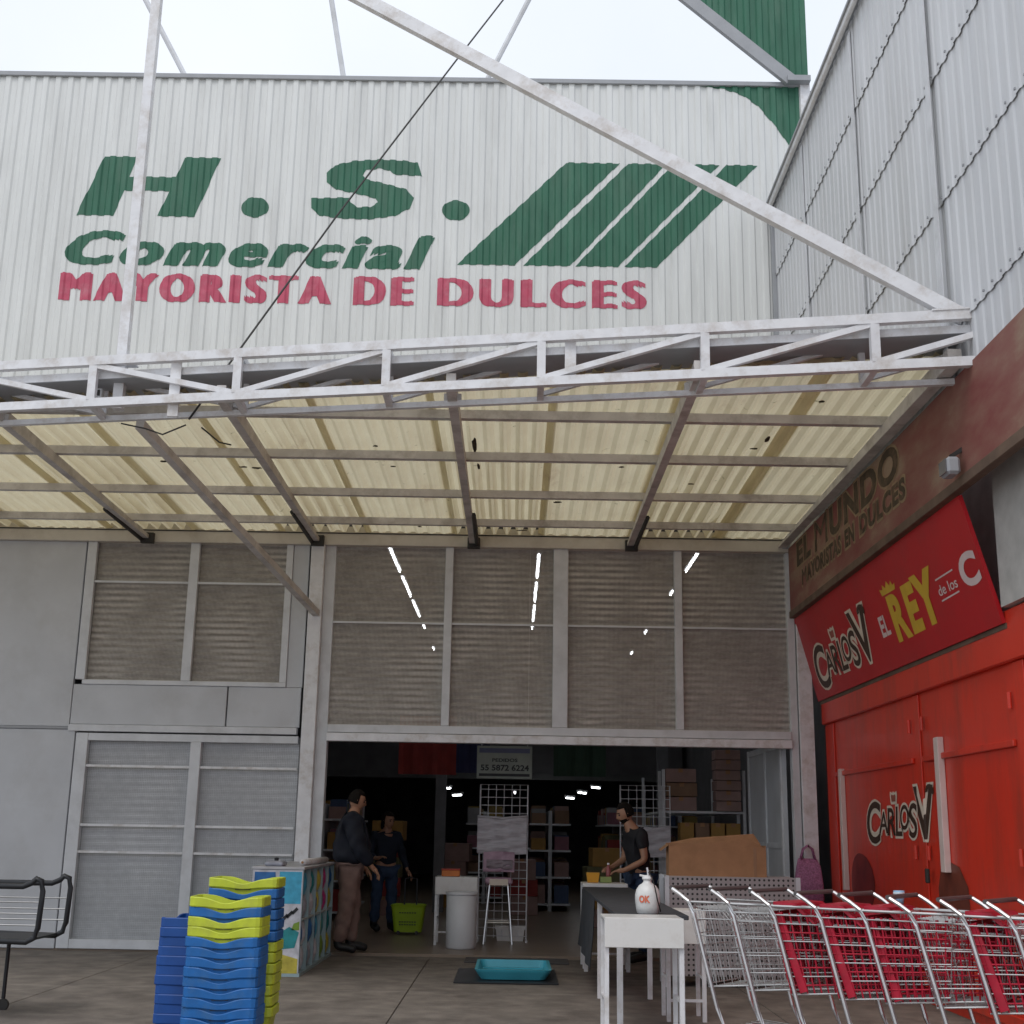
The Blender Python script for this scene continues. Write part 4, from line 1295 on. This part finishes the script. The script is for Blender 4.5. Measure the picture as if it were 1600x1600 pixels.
rim_gap_me = MB().box(-.05, .05, -.154, -.148, .165, .182).mesh('rim_gap_shade', black_plastic)  # dark strip put in for the shade in the gap under the rim
def stack(x, y, seq, step, where, rz=0):
    z = .055
    for i, cname in enumerate(seq):
        t = thing('shopping_basket', '', 'basket', (x + random.uniform(-.006, .006), y + random.uniform(-.006, .006), z + step * i), R(rz + random.uniform(-1.5, 1.5)), 'stacked shopping baskets by the gate')
        link('basket', bmesh_of[cname], t).name = 'body'
        link('rim_gap_shade', rim_gap_me, t)
        k = len(seq) - 1 - i
        ordi = ('top', 'second from the top', 'third from the top', 'fourth from the top', 'fifth from the top', 'sixth from the top', 'seventh from the top', 'eighth from the top', 'ninth from the top', 'tenth from the top', 'eleventh from the top', 'twelfth from the top', 'thirteenth from the top')
        t['label'] = '%s basket, %s of the %s' % (cname, ordi[k], where)
stack(-1.765, -6.62, ['blue'] * 6 + ['blue', 'blue', 'blue', 'lemon', 'lemon', 'blue', 'lemon'], .0585, 'front stack of blue and lemon baskets', 0)
stack(-1.76, -6.12, ['lemon'] * 7 + ['blue'] * 4 + ['blue', 'blue', 'lemon'], .0625, 'tall rear stack beside the display rack', 0) if False else stack(-1.76, -6.12, ['lemon'] * 7 + ['blue'] * 4 + ['blue', 'lemon'], .0665, 'tall rear stack beside the display rack', 0)
stack(-2.03, -6.40, ['deep blue'] * 11, .0565, 'all-blue stack turned sideways at the left', 84)

# ------------------------------------------------------------------ printed display rack beside the entrance
dr = thing('display_rack', 'low display rack with colourful snack packets and printed blue panels left of the entrance', 'display rack', (-2.26, -2.2, .05))
frame_m = mat('teal_frame', (.27, .36, .38), .45, var=.12)
pc = {k: mat('packet_' + k, c, .35, var=.22, scale=14) for k, c in dict(cyan=(.05, .33, .50), blue=(.02, .12, .33), white=(.48, .48, .52), pink=(.45, .03, .19), green=(.16, .26, .03), yellow=(.45, .38, .06), teal=(.02, .22, .24), grey=(.30, .31, .36)).items()}
LEN = 2.15
MB().box(-.22, .20, 0, LEN, .03, .97).build('core', frame_m, dr)
MB().box(-.25, .26, -.02, LEN + .02, .972, 1.0).build('top_board', mat('pale_top', (.42, .42, .44), .4), dr, bevel=.006)
MB().box(-.25, .26, -.02, LEN + .02, .0, .029).build('base_board', frame_m, dr)
for i in range(6):
    y = LEN * i / 5
    MB().box(.201, .25, max(0, y - .012), min(LEN, y + .012), .03, .97).build('divider', frame_m, dr)
for i in range(5):
    y0, y1 = LEN * i / 5 + .013, LEN * (i + 1) / 5 - .013
    MB().box(.201, .245, y0, y1, .50, .515).build('shelf_edge', mat('pale_edge', (.40, .46, .46), .4), dr)
rnd = random.Random(3)
seqc = [['green', 'cyan', 'white', 'white', 'white', 'yellow', 'pink', 'pink', 'green', 'blue'], ['blue', 'white', 'cyan', 'grey', 'blue', 'white', 'green', 'teal', 'grey', 'green']]
for lev, (z0, z1) in enumerate(((.52, .95), (.04, .49))):
    for i in range(10):
        y0 = LEN * (i // 2) / 5 + .018 + (i % 2) * .203
        y1 = y0 + .19
        for part_, (a, b_) in enumerate(((0, .5), (.5, 1))):
            za, zb_ = z0 + (z1 - z0) * a, z0 + (z1 - z0) * b_ - .012
            bulge = rnd.uniform(.03, .05)
            cols_ = seqc[lev][i] if rnd.random() < .6 else rnd.choice(list(pc))
            vs, fs = [], []
            for p in range(4):
                for q in range(4):
                    u, v = p / 3, q / 3
                    vs.append((.203 + bulge * math.sin(math.pi * (.1 + .8 * u)) * (.35 + .65 * math.sin(math.pi * v)), y0 + (y1 - y0) * u, za + (zb_ - za) * v))
            for p in range(3):
                for q in range(3):
                    k = p * 4 + q
                    fs.append((k, k + 4, k + 5, k + 1))
            nv = len(vs)
            vs.append((.2015, (y0 + y1) / 2, (za + zb_) / 2))
            ring_ = [0, 1, 2, 3, 7, 11, 15, 14, 13, 12, 8, 4]
            fs += [(ring_[k], ring_[(k + 1) % 12], nv) for k in range(12)]
            MB().add(vs, fs).build('packet', pc[cols_], dr)
# printed end panel towards the street
MB().box(-.24, .245, -.012, -.001, .03, .97).build('end_panel', pc['white'], dr)
for nm, poly, c in (('printed_patch', [(.02, .66), (.235, .66), (.235, .955), (.02, .955)], 'cyan'), ('printed_patch', [(-.23, .03), (.02, .03), (-.05, .5), (-.23, .6)], 'green'), ('printed_patch', [(.0, .03), (.235, .03), (.235, .16), (.08, .2)], 'yellow'),
                    ('printed_patch', [(.02, .24), (.20, .26), (.235, .40), (.14, .45), (.03, .38)], 'teal'), ('printed_patch', [(-.22, .64), (.0, .64), (-.02, .95), (-.22, .95)], 'blue'), ('printed_patch', [(.16, .42), (.235, .42), (.235, .50), (.18, .48)], 'green')):
    MB().prism(poly, 'y', -.0145, -.0122).build(nm, pc[c], dr)
for k in range(3):
    MB().bar((.06 + .05 * k, -.016, .50 + .035 * k), (.12 + .045 * k, -.016, .56 + .03 * k), .003, .028).build('print_stroke', black_plastic, dr)
pr = thing('paper_roll', 'white paper roll lying on top of the display rack', 'roll', (-2.10, -1.75, 1.083))
MB().tube([(0, 0, 0), (.06, 1.2, 0)], .032, 12).build('roll', white_steel, pr, smooth=True)
MB().tube([(-.001, -.02, 0), (0, .0, 0)], .012, 8).build('core_tube', cardboard, pr)
pk = thing('small_package', 'small grey package on top of the display rack behind the baskets', 'package', (-2.32, -2.0, 1.0505))
MB().rings([[(x, y, z) for x, y in rrect(w_, d_, .02, 4)] for w_, d_, z in ((.16, .22, 0), (.19, .26, .025), (.15, .2, .05))]).build('wrap', pc['grey'], pk, smooth=True)
MB().lathe([(.02, 0), (.024, .025), (.01, .03)], 10, (0, .02, .05)).build('cap', black_plastic, pk)

# ------------------------------------------------------------------ shopping carts nested in a row
def cart_parts(red):
    """Cart pointing along +x, handle at x = 0, wheels on z = 0."""
    P = []
    TH, TW = .27, .20
    fr = MB()
    for s in (-1, 1):
        fr.tube([(.0, s * TH, 1.02), (.06, s * TH, .985), (.115, s * (TH - .005), .945), (.15, s * (TH - .01), .87), (.30, s * (TH - .02), .30), (.36, s * (TH - .02), .17), (.85, s * (TW - .01), .15)], .0135, 7)
    fr.tube([(.36, -TH + .02, .17), (.36, TH - .02, .17)], .011, 6)
    fr.tube([(.85, -TW + .01, .15), (.85, TW - .01, .15)], .011, 6)
    P.append(('frame', fr.mesh('frame', chrome), []))
    h = MB().tube([(-.012, -TH, 1.025), (-.012, TH, 1.025)], .014, 8)
    P.append(('handle', h.mesh('handle', mat('grey_handle_plastic', (.09, .085, .085), .45)), []))
    wires = MB()
    def side(s, t, z):  # t along the cart, z level 0..1 in the basket
        x0 = .10 + .13 * (1 - z)
        x = x0 + (.93 - x0 - .05 * (1 - z)) * t
        w_ = TH - .02 - (TH - TW) * t - .03 * (1 - z)
        zz = .42 + .06 * t * (1 - z) + (.52 - .0 * t) * z
        return (x, s * w_, zz)
    for s in (-1, 1):
        for z, r_ in ((0, .005), (.2, .004), (.4, .004), (.6, .004), (.8, .004), (.9, .004), (1, .0075)):
            wires.tube([side(s, 0, z), side(s, 1, z)], r_, 5)
        if not red:
            for k in range(13):
                wires.tube([side(s, k / 12, 0), side(s, k / 12, 1)], .002, 4)
    for z in (0, .2, .4, .6, .8, 1):
        wires.tube([side(-1, 1, z), side(1, 1, z)], .004, 5)
    for k in range(7):
        f_ = k / 6 * 2 - 1
        wires.tube([(side(1, 1, 0)[0], f_ * side(1, 1, 0)[1], side(1, 1, 0)[2]), (side(1, 1, 1)[0], f_ * side(1, 1, 1)[1], side(1, 1, 1)[2])], .0028, 4)
        wires.tube([(side(1, 0, 0)[0], f_ * side(1, 0, 0)[1], side(1, 0, 0)[2]), (side(1, 1, 0)[0], f_ * side(1, 1, 0)[1], side(1, 1, 0)[2])], .0028, 4)
    for k in range(6):
        wires.tube([side(-1, k / 5, 0), side(1, k / 5, 0)], .0035, 4)
    P.append(('basket', wires.mesh('basket', chrome_dull), []))
    if red:
        lat = MB()
        for s in (-1, 1):
            for k in range(15):
                lat.tube([side(s * .985, .02 + k / 15, 0), side(s * .985, .02 + k / 15, .93)], .0055, 4)
            for z in (.1, .3, .5, .7):
                lat.tube([side(s * .985, .02, z), side(s * .985, .96, z)], .005, 4)
        P.append(('basket_lattice', lat.mesh('basket_lattice', red_plastic), []))
    gate = MB()
    gm = red_plastic if red else mat('grey_cart_plastic', (.27, .26, .26), .45, var=.08)
    if red:
        for k in range(13):
            y = -.23 + .46 * k / 12
            gate.bar((.235, y, .44), (.125, y, .90), .027, .006, up=(1, 0, 0))
        for k in range(6):
            f_ = k / 5
            gate.bar((.235 - .11 * f_, -.24, .44 + .46 * f_), (.235 - .11 * f_, .24, .44 + .46 * f_), .008, .02)
        P.append(('gate', gate.mesh('gate', gm), []))
        seat = MB()
        seat.prism([(.12, .945), (.26, .94), (.40, .83), (.405, .84), (.27, .962), (.12, .967)], 'y', -.215, .215)
        P.append(('child_seat', seat.mesh('child_seat', gm), []))
        for s in (-1, 1):
            band = MB().bar((.16, s * .225, .90), (.31, s * .215, .44), .05, .016, up=(0, 1, 0))
            P.append(('side_guard', band.mesh('side_guard', gm), []))
    else:
        for k in range(13):
            y = -.23 + .46 * k / 12
            gate.tube([(.235, y, .44), (.125, y, .90)], .0028, 4)
        for k in range(7):
            f_ = k / 6
            gate.tube([(.235 - .11 * f_, -.24, .44 + .46 * f_), (.235 - .11 * f_, .24, .44 + .46 * f_)], .0035, 4)
        P.append(('gate', gate.mesh('gate', chrome_dull), []))
        seat = MB()
        for k in range(9):
            y = -.2 + .4 * k / 8
            seat.tube([(.14, y, .91), (.30, y, .885), (.38, y, .80)], .003, 4)
        seat.tube([(.38, -.2, .80), (.38, .2, .80)], .004, 4)
        P.append(('child_seat', seat.mesh('child_seat', chrome_dull), []))
    tray = MB()
    for k in range(7):
        f_ = k / 6 * 2 - 1
        tray.tube([(.38, f_ * .23, .19), (.84, f_ * .18, .17)], .004, 4)
    P.append(('lower_rack', tray.mesh('lower_rack', chrome_dull), []))
    wh = MB().tube([(0, -.014, 0), (0, .014, 0)], .058, 14).mesh('wheel', black_plastic)
    fk = MB().box(-.012, .012, -.022, -.018, -.01, .085).box(-.012, .012, .018, .022, -.01, .085).box(-.02, .02, -.022, .022, .085, .1).mesh('fork', chrome_dull)
    for x, y in ((.36, .25), (.36, -.25), (.85, .19), (.85, -.19)):
        P.append(('wheel', wh, [('fork', fk)], (x, y, .058)))
    return P
kinds = {False: cart_parts(False), True: cart_parts(True)}
def cart(x, y, rz, red, lab):
    t = thing('shopping_cart', lab, 'shopping cart', (x, y, .05), rz, 'shopping carts nested in a row')
    for p in kinds[red]:
        o = link(p[0], p[1], t)
        if len(p) > 3:
            o.location = p[3]
        for nm, me in p[2]:
            link(nm, me, o)
ordc = ('first', 'second', 'third', 'fourth', 'fifth', 'sixth', 'seventh', 'eighth', 'ninth', 'tenth')
fw_ = Vector((.80, -.60))
isred = [False, False, True, True, True, False, True, False, False, False]
cart_rnd = random.Random(11)
for i in range(10):
    p = Vector((1.215, -5.95)) + fw_ * (.298 * i + cart_rnd.uniform(-.022, .022)) + Vector((.6, .8)) * cart_rnd.uniform(-.02, .02)
    cart(p.x, p.y, math.atan2(fw_.y, fw_.x) + R(cart_rnd.uniform(-2, 2)), isred[i], '%s cart from the entrance end of the nested row, %s' % (ordc[i], 'with red plastic seat and gate' if isred[i] else 'plain grey wire'))
cp_ = thing('blue_cup', 'small pale blue cup standing among the handles of the nested carts', 'cup', (2.52, -6.30, .987))
MB().lathe([(.026, 0), (.036, .10), (.033, .10), (.024, .006)], 16).build('body', mat('pale_blue_cup', (.28, .45, .62), .4, var=.2, scale=30), cp_, smooth=True)
MB().lathe([(.0365, .062), (.038, .085), (.036, .09)], 16).build('rim', mat('white_cup_rim', (.6, .65, .7), .4), cp_, smooth=True)

# black framed trolley at the far left
bt = thing('black_trolley', 'black framed wire trolley at the far left in front of the gate', 'trolley', (-3.78, -5.0, .04))
for y in (-.3, .3):
    MB().tube([(-.32, y, .56), (.28, y, .545), (.335, y, .575), (.355, y, .64), (.365, y, .90), (.35, y, .97), (.31, y, .985), (.28, y, .955), (.22, y, .93), (-.32, y, .93)], .021, 8).build('frame', black_plastic, bt, smooth=True)
    mb = MB()
    for z in (.66, .74, .82):
        mb.tube([(-.32, y, z), (.355, y, z)], .005, 4)
    mb.build('wire', chrome_dull, bt)
MB().box(-.33, .30, -.28, .28, .55, .565).build('deck', black_plastic, bt)
for x in (-.30, -.05):
    for y in (-.26, .26):
        MB().tube([(x, y, .555), (x, y, .09)], .016, 6).build('leg', black_plastic, bt)
        MB().tube([(x, y - .015, .045), (x, y + .015, .045)], .045, 12).build('wheel', dark_iron, bt)

# floor mats and cyan flat trolley
o = structure(MB().box(-.50, .62, -.62, -.12, .054, .066).build('floor_mat', mat('dull_rubber_mat', (.085, .08, .08), .8, bump=.3)))
o['kind'] = 'thing'; tag(o, 'dull grey rubber mat lying flat before the threshold', 'mat')
cy = thing('cyan_tray', 'cyan plastic flat tray lying on a dark sheet before the entrance', 'tray', (.02, -1.9, .056))
cyan_p = mat('cyan_plastic', (.06, .36, .46), .35, var=.08)
MB().rings([[(x, y, z) for x, y in rrect(w_, d_, .06, 5)] for w_, d_, z in ((.60, .9, .018), (.70, 1.0, .09), (.72, 1.02, .11), (.66, .96, .11), (.62, .92, .04))]).build('tray', cyan_p, cy)
MB().box(-.55, .42, -.62, .62, 0, .01).build('dark_sheet', black_plastic, cy)
for y in (-.3, 0, .3):
    MB().box(-.29, .29, y - .02, y + .02, .0405, .055).build('rib', cyan_p, cy)

# ------------------------------------------------------------------ people
def skin(verts, edges, radii, root=0, sub=2):
    me = bpy.data.meshes.new('body')
    me.from_pydata(verts, edges, [])
    o = bpy.data.objects.new('body', me)
    COL.objects.link(o)
    o.modifiers.new('s', 'SKIN').use_smooth_shade = True
    for i, r_ in enumerate(radii):
        d = me.skin_vertices[0].data[i]
        d.radius = r_ if isinstance(r_, tuple) else (r_, r_)
        d.use_root = (i == root)
    sb = o.modifiers.new('u', 'SUBSURF')
    sb.levels = sb.render_levels = sub
    dg = bpy.context.evaluated_depsgraph_get()
    dg.update()
    out = bpy.data.meshes.new_from_object(o.evaluated_get(dg))
    bpy.data.objects.remove(o)
    return out

def folds(me, amp):
    me.update()
    for v in me.vertices:
        x, y, z = v.co
        a_ = math.sin(31 * z + 9 * x + 4 * math.sin(11 * y)) * .6 + math.sin(47 * z - 17 * y + 6 * x) * .4
        v.co = v.co + v.normal * amp * a_
    return me

class SK:
    def __init__(self): self.v, self.e, self.r = [], [], []
    def add(self, p, r_, parent=None):
        self.v.append(tuple(p)); self.r.append(r_)
        if parent is not None: self.e.append((parent, len(self.v) - 1))
        return len(self.v) - 1
    def chain(self, parent, items):
        for p, r_ in items: parent = self.add(p, r_, parent)
        return parent

def head_mesh(sk_, c, yaw, pitch):
    """Head with brow, nose, lips, chin and ears; returns verts/faces in body space. Faces -y at yaw 0."""
    bm = bmesh.new()
    bmesh.ops.create_uvsphere(bm, u_segments=28, v_segments=20, radius=1)
    for v in bm.verts:
        x, y, z = v.co
        f = max(0, -y)
        X, Y, Z = x * .074, y * .092, z * .112
        if z < 0:
            k = 1 - .34 * min(1, -z)
            X *= k
            Y = Y * (1 - .12 * -z) - .018 * -z
        g = lambda a, b, s, t: math.exp(-((x - a) / s) ** 2 - ((z - b) / t) ** 2) * (1 if y < 0 else 0)
        Y -= .026 * g(0, -.20, .13, .13) + .014 * g(0, .02, .10, .22)     # nose
        Y += .011 * (g(.36, .06, .16, .12) + g(-.36, .06, .16, .12))       # eye sockets
        Y -= .007 * g(0, .22, .5, .10)                                     # brow
        Y -= .008 * g(0, -.50, .24, .07) + .010 * g(0, -.82, .25, .14)      # lips, chin
        X += math.copysign(.016 * math.exp(-((y - .08) / .14) ** 2 - ((z + .05) / .22) ** 2), x) if abs(x) > .6 else 0
        v.co = (X, Y, Z)
    m = Matrix.Translation(c) @ Matrix.Rotation(yaw, 4, 'Z') @ Matrix.Rotation(pitch, 4, 'X')
    bmesh.ops.transform(bm, matrix=m, verts=bm.verts)
    vs = [tuple(v.co) for v in bm.verts]
    fs = [tuple(v.index for v in f.verts) for f in bm.faces]
    bm.free()
    return vs, fs, m

def person(label, loc, rz, J, shirt, trousers, shoe, long_sleeve, hair_len=.0, jacket_w=0.0, head_yaw=0, head_pitch=0, beard=False):
    t = thing('person', label, 'person', loc, rz)
    b = SK()
    pel = b.add(J['pelvis'], (.14, .10))
    bel = b.add(J['belly'], (.13, .10), pel)
    ch = b.add(J['chest'], (.15, .105), bel)
    nb = b.add(J['neck'], (.062, .062), ch)
    hd = b.add(J['head'], (.055, .06), nb)
    for s in 'LR':
        sh_ = b.add(J['sh' + s], .055, ch)
        el = b.add(J['el' + s], .041, sh_)
        wr = b.add(J['wr' + s], (.028, .024), el)
        d = (Vector(J['ha' + s]) - Vector(J['wr' + s])).normalized()
        side_ = d.cross(Vector((0, 0, 1)))
        side_ = side_.normalized() if side_.length > .1 else Vector((1, 0, 0))
        bend = d.cross(side_).normalized()
        pa = b.add(Vector(J['wr' + s]) + d * .055, (.036, .017), wr)
        for k, ln in enumerate((.068, .078, .074, .058)):
            base = Vector(J['wr' + s]) + d * .092 + side_ * (.027 - .018 * k)
            m1 = base + d * ln * .5 + bend * .012
            b.chain(pa, [(base, .0105), (m1, .009), (m1 + d * ln * .38 + bend * .026, .0075)])
        tb_ = Vector(J['wr' + s]) + d * .035 + side_ * .035
        b.chain(pa, [(tb_, .012), (tb_ + d * .03 + side_ * .018 + bend * .012, .010), (tb_ + d * .058 + side_ * .012 + bend * .022, .008)])
        hp = b.add(J['hip' + s], .085, pel)
        kn = b.add(J['kn' + s], .058, hp)
        an = b.add(J['an' + s], .038, kn)
        b.chain(an, [(J['to' + s], .032)])
    body = skin(b.v, b.e, b.r)
    hv, hf, hm = head_mesh(None, Vector(J['head']) + Vector((0, 0, .05)), head_yaw, head_pitch)
    bm = bmesh.new()
    bm.from_mesh(body)
    vv = [bm.verts.new(p) for p in hv]
    for f in hf:
        bm.faces.new([vv[i] for i in f])
    for f in bm.faces: f.smooth = True
    bm.to_mesh(body)
    bm.free()
    body.materials.clear()
    body.materials.append(skin_m)
    link('body', body, t)
    # clothing: slightly larger skins over the same joints
    c = SK()
    lo = c.add(Vector(J['pelvis']) + Vector((0, 0, -.03)), (.165 + jacket_w, .125 + jacket_w))
    be = c.add(J['belly'], (.158 + jacket_w, .128 + jacket_w), lo)
    cc = c.add(J['chest'], (.172 + jacket_w * .8, .126 + jacket_w * .7), be)
    c.chain(cc, [(Vector(J['chest']).lerp(Vector(J['neck']), .75), (.085, .075))])
    for s in 'LR':
        sh_ = c.add(J['sh' + s], .074 + jacket_w * .4, cc)
        if long_sleeve:
            el = c.add(J['el' + s], .057 + jacket_w * .4, sh_)
            c.add(Vector(J['el' + s]).lerp(Vector(J['wr' + s]), .92), .040 + jacket_w * .2, el)
        else:
            c.add(Vector(J['sh' + s]).lerp(Vector(J['el' + s]), .62), .062, sh_)
    me = folds(skin(c.v, c.e, c.r, sub=3), .009)
    me.materials.clear(); me.materials.append(shirt)
    link('jacket' if long_sleeve else 'shirt', me, t)
    c = SK()
    pe = c.add(Vector(J['pelvis']) + Vector((0, 0, .02)), (.155, .12))
    for s in 'LR':
        hp = c.add(J['hip' + s], .100 + jacket_w * .3, pe)
        kn = c.add(J['kn' + s], .076 + jacket_w * .25, hp)
        c.add(Vector(J['kn' + s]).lerp(Vector(J['an' + s]), .97), .064 + jacket_w * .2, kn)
    me = folds(skin(c.v, c.e, c.r, sub=3), .010)
    me.materials.clear(); me.materials.append(trousers)
    link('trousers', me, t)
    for s in 'LR':
        c = SK()
        an = Vector(J['an' + s]); to = Vector(J['to' + s])
        a0 = c.add(an + Vector((0, 0, .10)), .056)
        a1 = c.add(an + Vector((0, 0, -.02)), .056, a0)
        a2 = c.add(an.lerp(to, .55) + Vector((0, 0, .01)), (.055, .05), a1)
        c.add(to + (to - an).normalized() * .03 + Vector((0, 0, .01)), (.052, .042), a2)
        me = skin(c.v, c.e, c.r)
        me.materials.clear(); me.materials.append(shoe)
        link('boot', me, t)
    # hair as a shell over the skull
    bm = bmesh.new()
    bmesh.ops.create_uvsphere(bm, u_segments=24, v_segments=16, radius=1)
    dead = [v for v in bm.verts if (v.co.y < -.35 and v.co.z < .42) or v.co.z < -.45]
    bmesh.ops.delete(bm, geom=dead, context='VERTS')
    for v in bm.verts:
        k = 1 + .03 * math.sin(v.co.x * 19 + v.co.z * 13) * math.cos(v.co.y * 17)
        v.co = (v.co.x * .084 * k, v.co.y * .100 * k + .006, v.co.z * .122 * k + .004 - (hair_len * max(0, .1 - v.co.z) if v.co.y > -.1 else 0))
    bmesh.ops.solidify(bm, geom=bm.faces[:], thickness=.012)
    bmesh.ops.transform(bm, matrix=hm, verts=bm.verts)
    me = bpy.data.meshes.new('hair')
    for f in bm.faces: f.smooth = True
    bm.to_mesh(me); bm.free()
    me.materials.append(hair_m)
    link('hair', me, t)
    for sx in (-1, 1):
        bm = bmesh.new()
        bmesh.ops.create_uvsphere(bm, u_segments=10, v_segments=8, radius=.0115, matrix=hm @ Matrix.Translation((sx * .029, -.081, .008)))
        me = bpy.data.meshes.new('eye'); bm.to_mesh(me); bm.free()
        me.materials.append(mat('dark_eye', (.05, .035, .03), .25))
        link('eye', me, t)
        MB().bar(hm @ Vector((sx * .012, -.093, .030)), hm @ Vector((sx * .045, -.080, .029)), .008, .007).build('eyebrow', hair_m, t)
    MB().bar(hm @ Vector((-.020, -.098, -.058)), hm @ Vector((.020, -.098, -.058)), .006, .006).build('lips', mat('lip_skin', (.24, .09, .07), .5), t)
    if beard:
        bm = bmesh.new()
        bmesh.ops.create_uvsphere(bm, u_segments=18, v_segments=14, radius=1)
        bmesh.ops.delete(bm, geom=[v for v in bm.verts if v.co.z > -.42 or v.co.y > .15], context='VERTS')
        for v in bm.verts:
            v.co = (v.co.x * .064, v.co.y * .094 - .010, v.co.z * .118)
        bmesh.ops.solidify(bm, geom=bm.faces[:], thickness=.008)
        bmesh.ops.transform(bm, matrix=hm, verts=bm.verts)
        me = bpy.data.meshes.new('beard'); bm.to_mesh(me); bm.free()
        me.materials.append(hair_m)
        link('beard', me, t)
    return t

navy_j = mat('navy_jacket_cloth', (.006, .008, .016), .8, var=.25, scale=12, bump=.3)
tan_t = mat('tan_trouser_cloth', (.20, .13, .11), .85, var=.15, scale=10, bump=.3)
dark_boot = mat('black_boot_leather', (.012, .012, .013), .5)
dark_teal = mat('dark_blue_top_cloth', (.007, .012, .024), .8, var=.2)
jeans = mat('blue_jeans_cloth', (.028, .05, .10), .85, var=.2, scale=14)
black_t = mat('black_shirt_cloth', (.012, .012, .016), .8, var=.2)
J1 = dict(pelvis=(0, 0, .94), belly=(0, -.02, 1.10), chest=(0, -.01, 1.32), neck=(0, -.01, 1.50), head=(0, -.05, 1.60),
          shL=(.20, 0, 1.42), shR=(-.20, 0, 1.42), elL=(.25, -.02, 1.12), elR=(-.25, -.08, 1.12), wrL=(.24, -.18, .90), wrR=(-.22, -.24, .92), haL=(.22, -.26, .82), haR=(-.20, -.33, .82),
          hipL=(.10, 0, .88), hipR=(-.10, 0, .88), knL=(.11, -.06, .49), knR=(-.11, .02, .49), anL=(.11, -.04, .085), anR=(-.11, .10, .085), toL=(.13, -.22, .03), toR=(-.12, -.08, .03))
person('person in a dark navy jacket and tan trousers standing beside the display rack', (-1.84, -.02, .083), R(100), J1, navy_j, tan_t, dark_boot, True, jacket_w=.11, head_pitch=R(18))
J2 = dict(pelvis=(0, 0, .84), belly=(0, 0, .98), chest=(0, -.01, 1.16), neck=(0, -.02, 1.31), head=(0, -.05, 1.40),
          shL=(.17, 0, 1.25), shR=(-.17, 0, 1.25), elL=(.24, 0, 1.0), elR=(-.24, -.05, 1.0), wrL=(.30, -.05, .80), wrR=(-.2, -.2, .95), haL=(.36, -.09, .71), haR=(-.14, -.28, .98),
          hipL=(.09, 0, .79), hipR=(-.09, 0, .79), knL=(.10, -.03, .44), knR=(-.10, .03, .44), anL=(.10, -.02, .08), anR=(-.10, .09, .08), toL=(.11, -.19, .03), toR=(-.11, -.08, .03))
person('person in a dark blue top and jeans beside the lime basket deeper inside', (-1.74, 3.1, .083), R(25), J2, dark_teal, jeans, dark_boot, True, hair_len=.16, head_yaw=R(20), head_pitch=R(10))
J3 = dict(pelvis=(0, .06, .92), belly=(0, .03, 1.06), chest=(0, -.01, 1.28), neck=(0, -.06, 1.44), head=(0, -.12, 1.53),
          shL=(.19, -.01, 1.37), shR=(-.19, -.01, 1.37), elL=(.24, .02, 1.08), elR=(-.23, -.05, 1.08), wrL=(.17, -.20, .97), wrR=(-.13, -.24, .99), haL=(.10, -.29, .96), haR=(-.06, -.33, .98),
          hipL=(.10, .06, .86), hipR=(-.10, .06, .86), knL=(.11, .03, .48), knR=(-.11, .07, .48), anL=(.11, .08, .085), anR=(-.11, .12, .085), toL=(.12, -.10, .03), toR=(-.12, -.06, .03))
person('person in a black t-shirt with short dark hair looking down over the checkout table', (1.36, -.30, .055), R(-75), J3, black_t, jeans, dark_boot, False, head_pitch=R(22), beard=True)
ph = thing('small_bottle', 'small reddish bottle held between the hands of the man in black', 'bottle', (1.05, -.42, .93))
MB().lathe([(.025, 0), (.028, .02), (.028, .10), (.012, .13), (.012, .15)], 12).build('body', mat('reddish_bottle', (.30, .08, .08), .3), ph, smooth=True)
MB().lathe([(.014, .15), (.014, .17)], 10).build('cap', white_steel, ph)
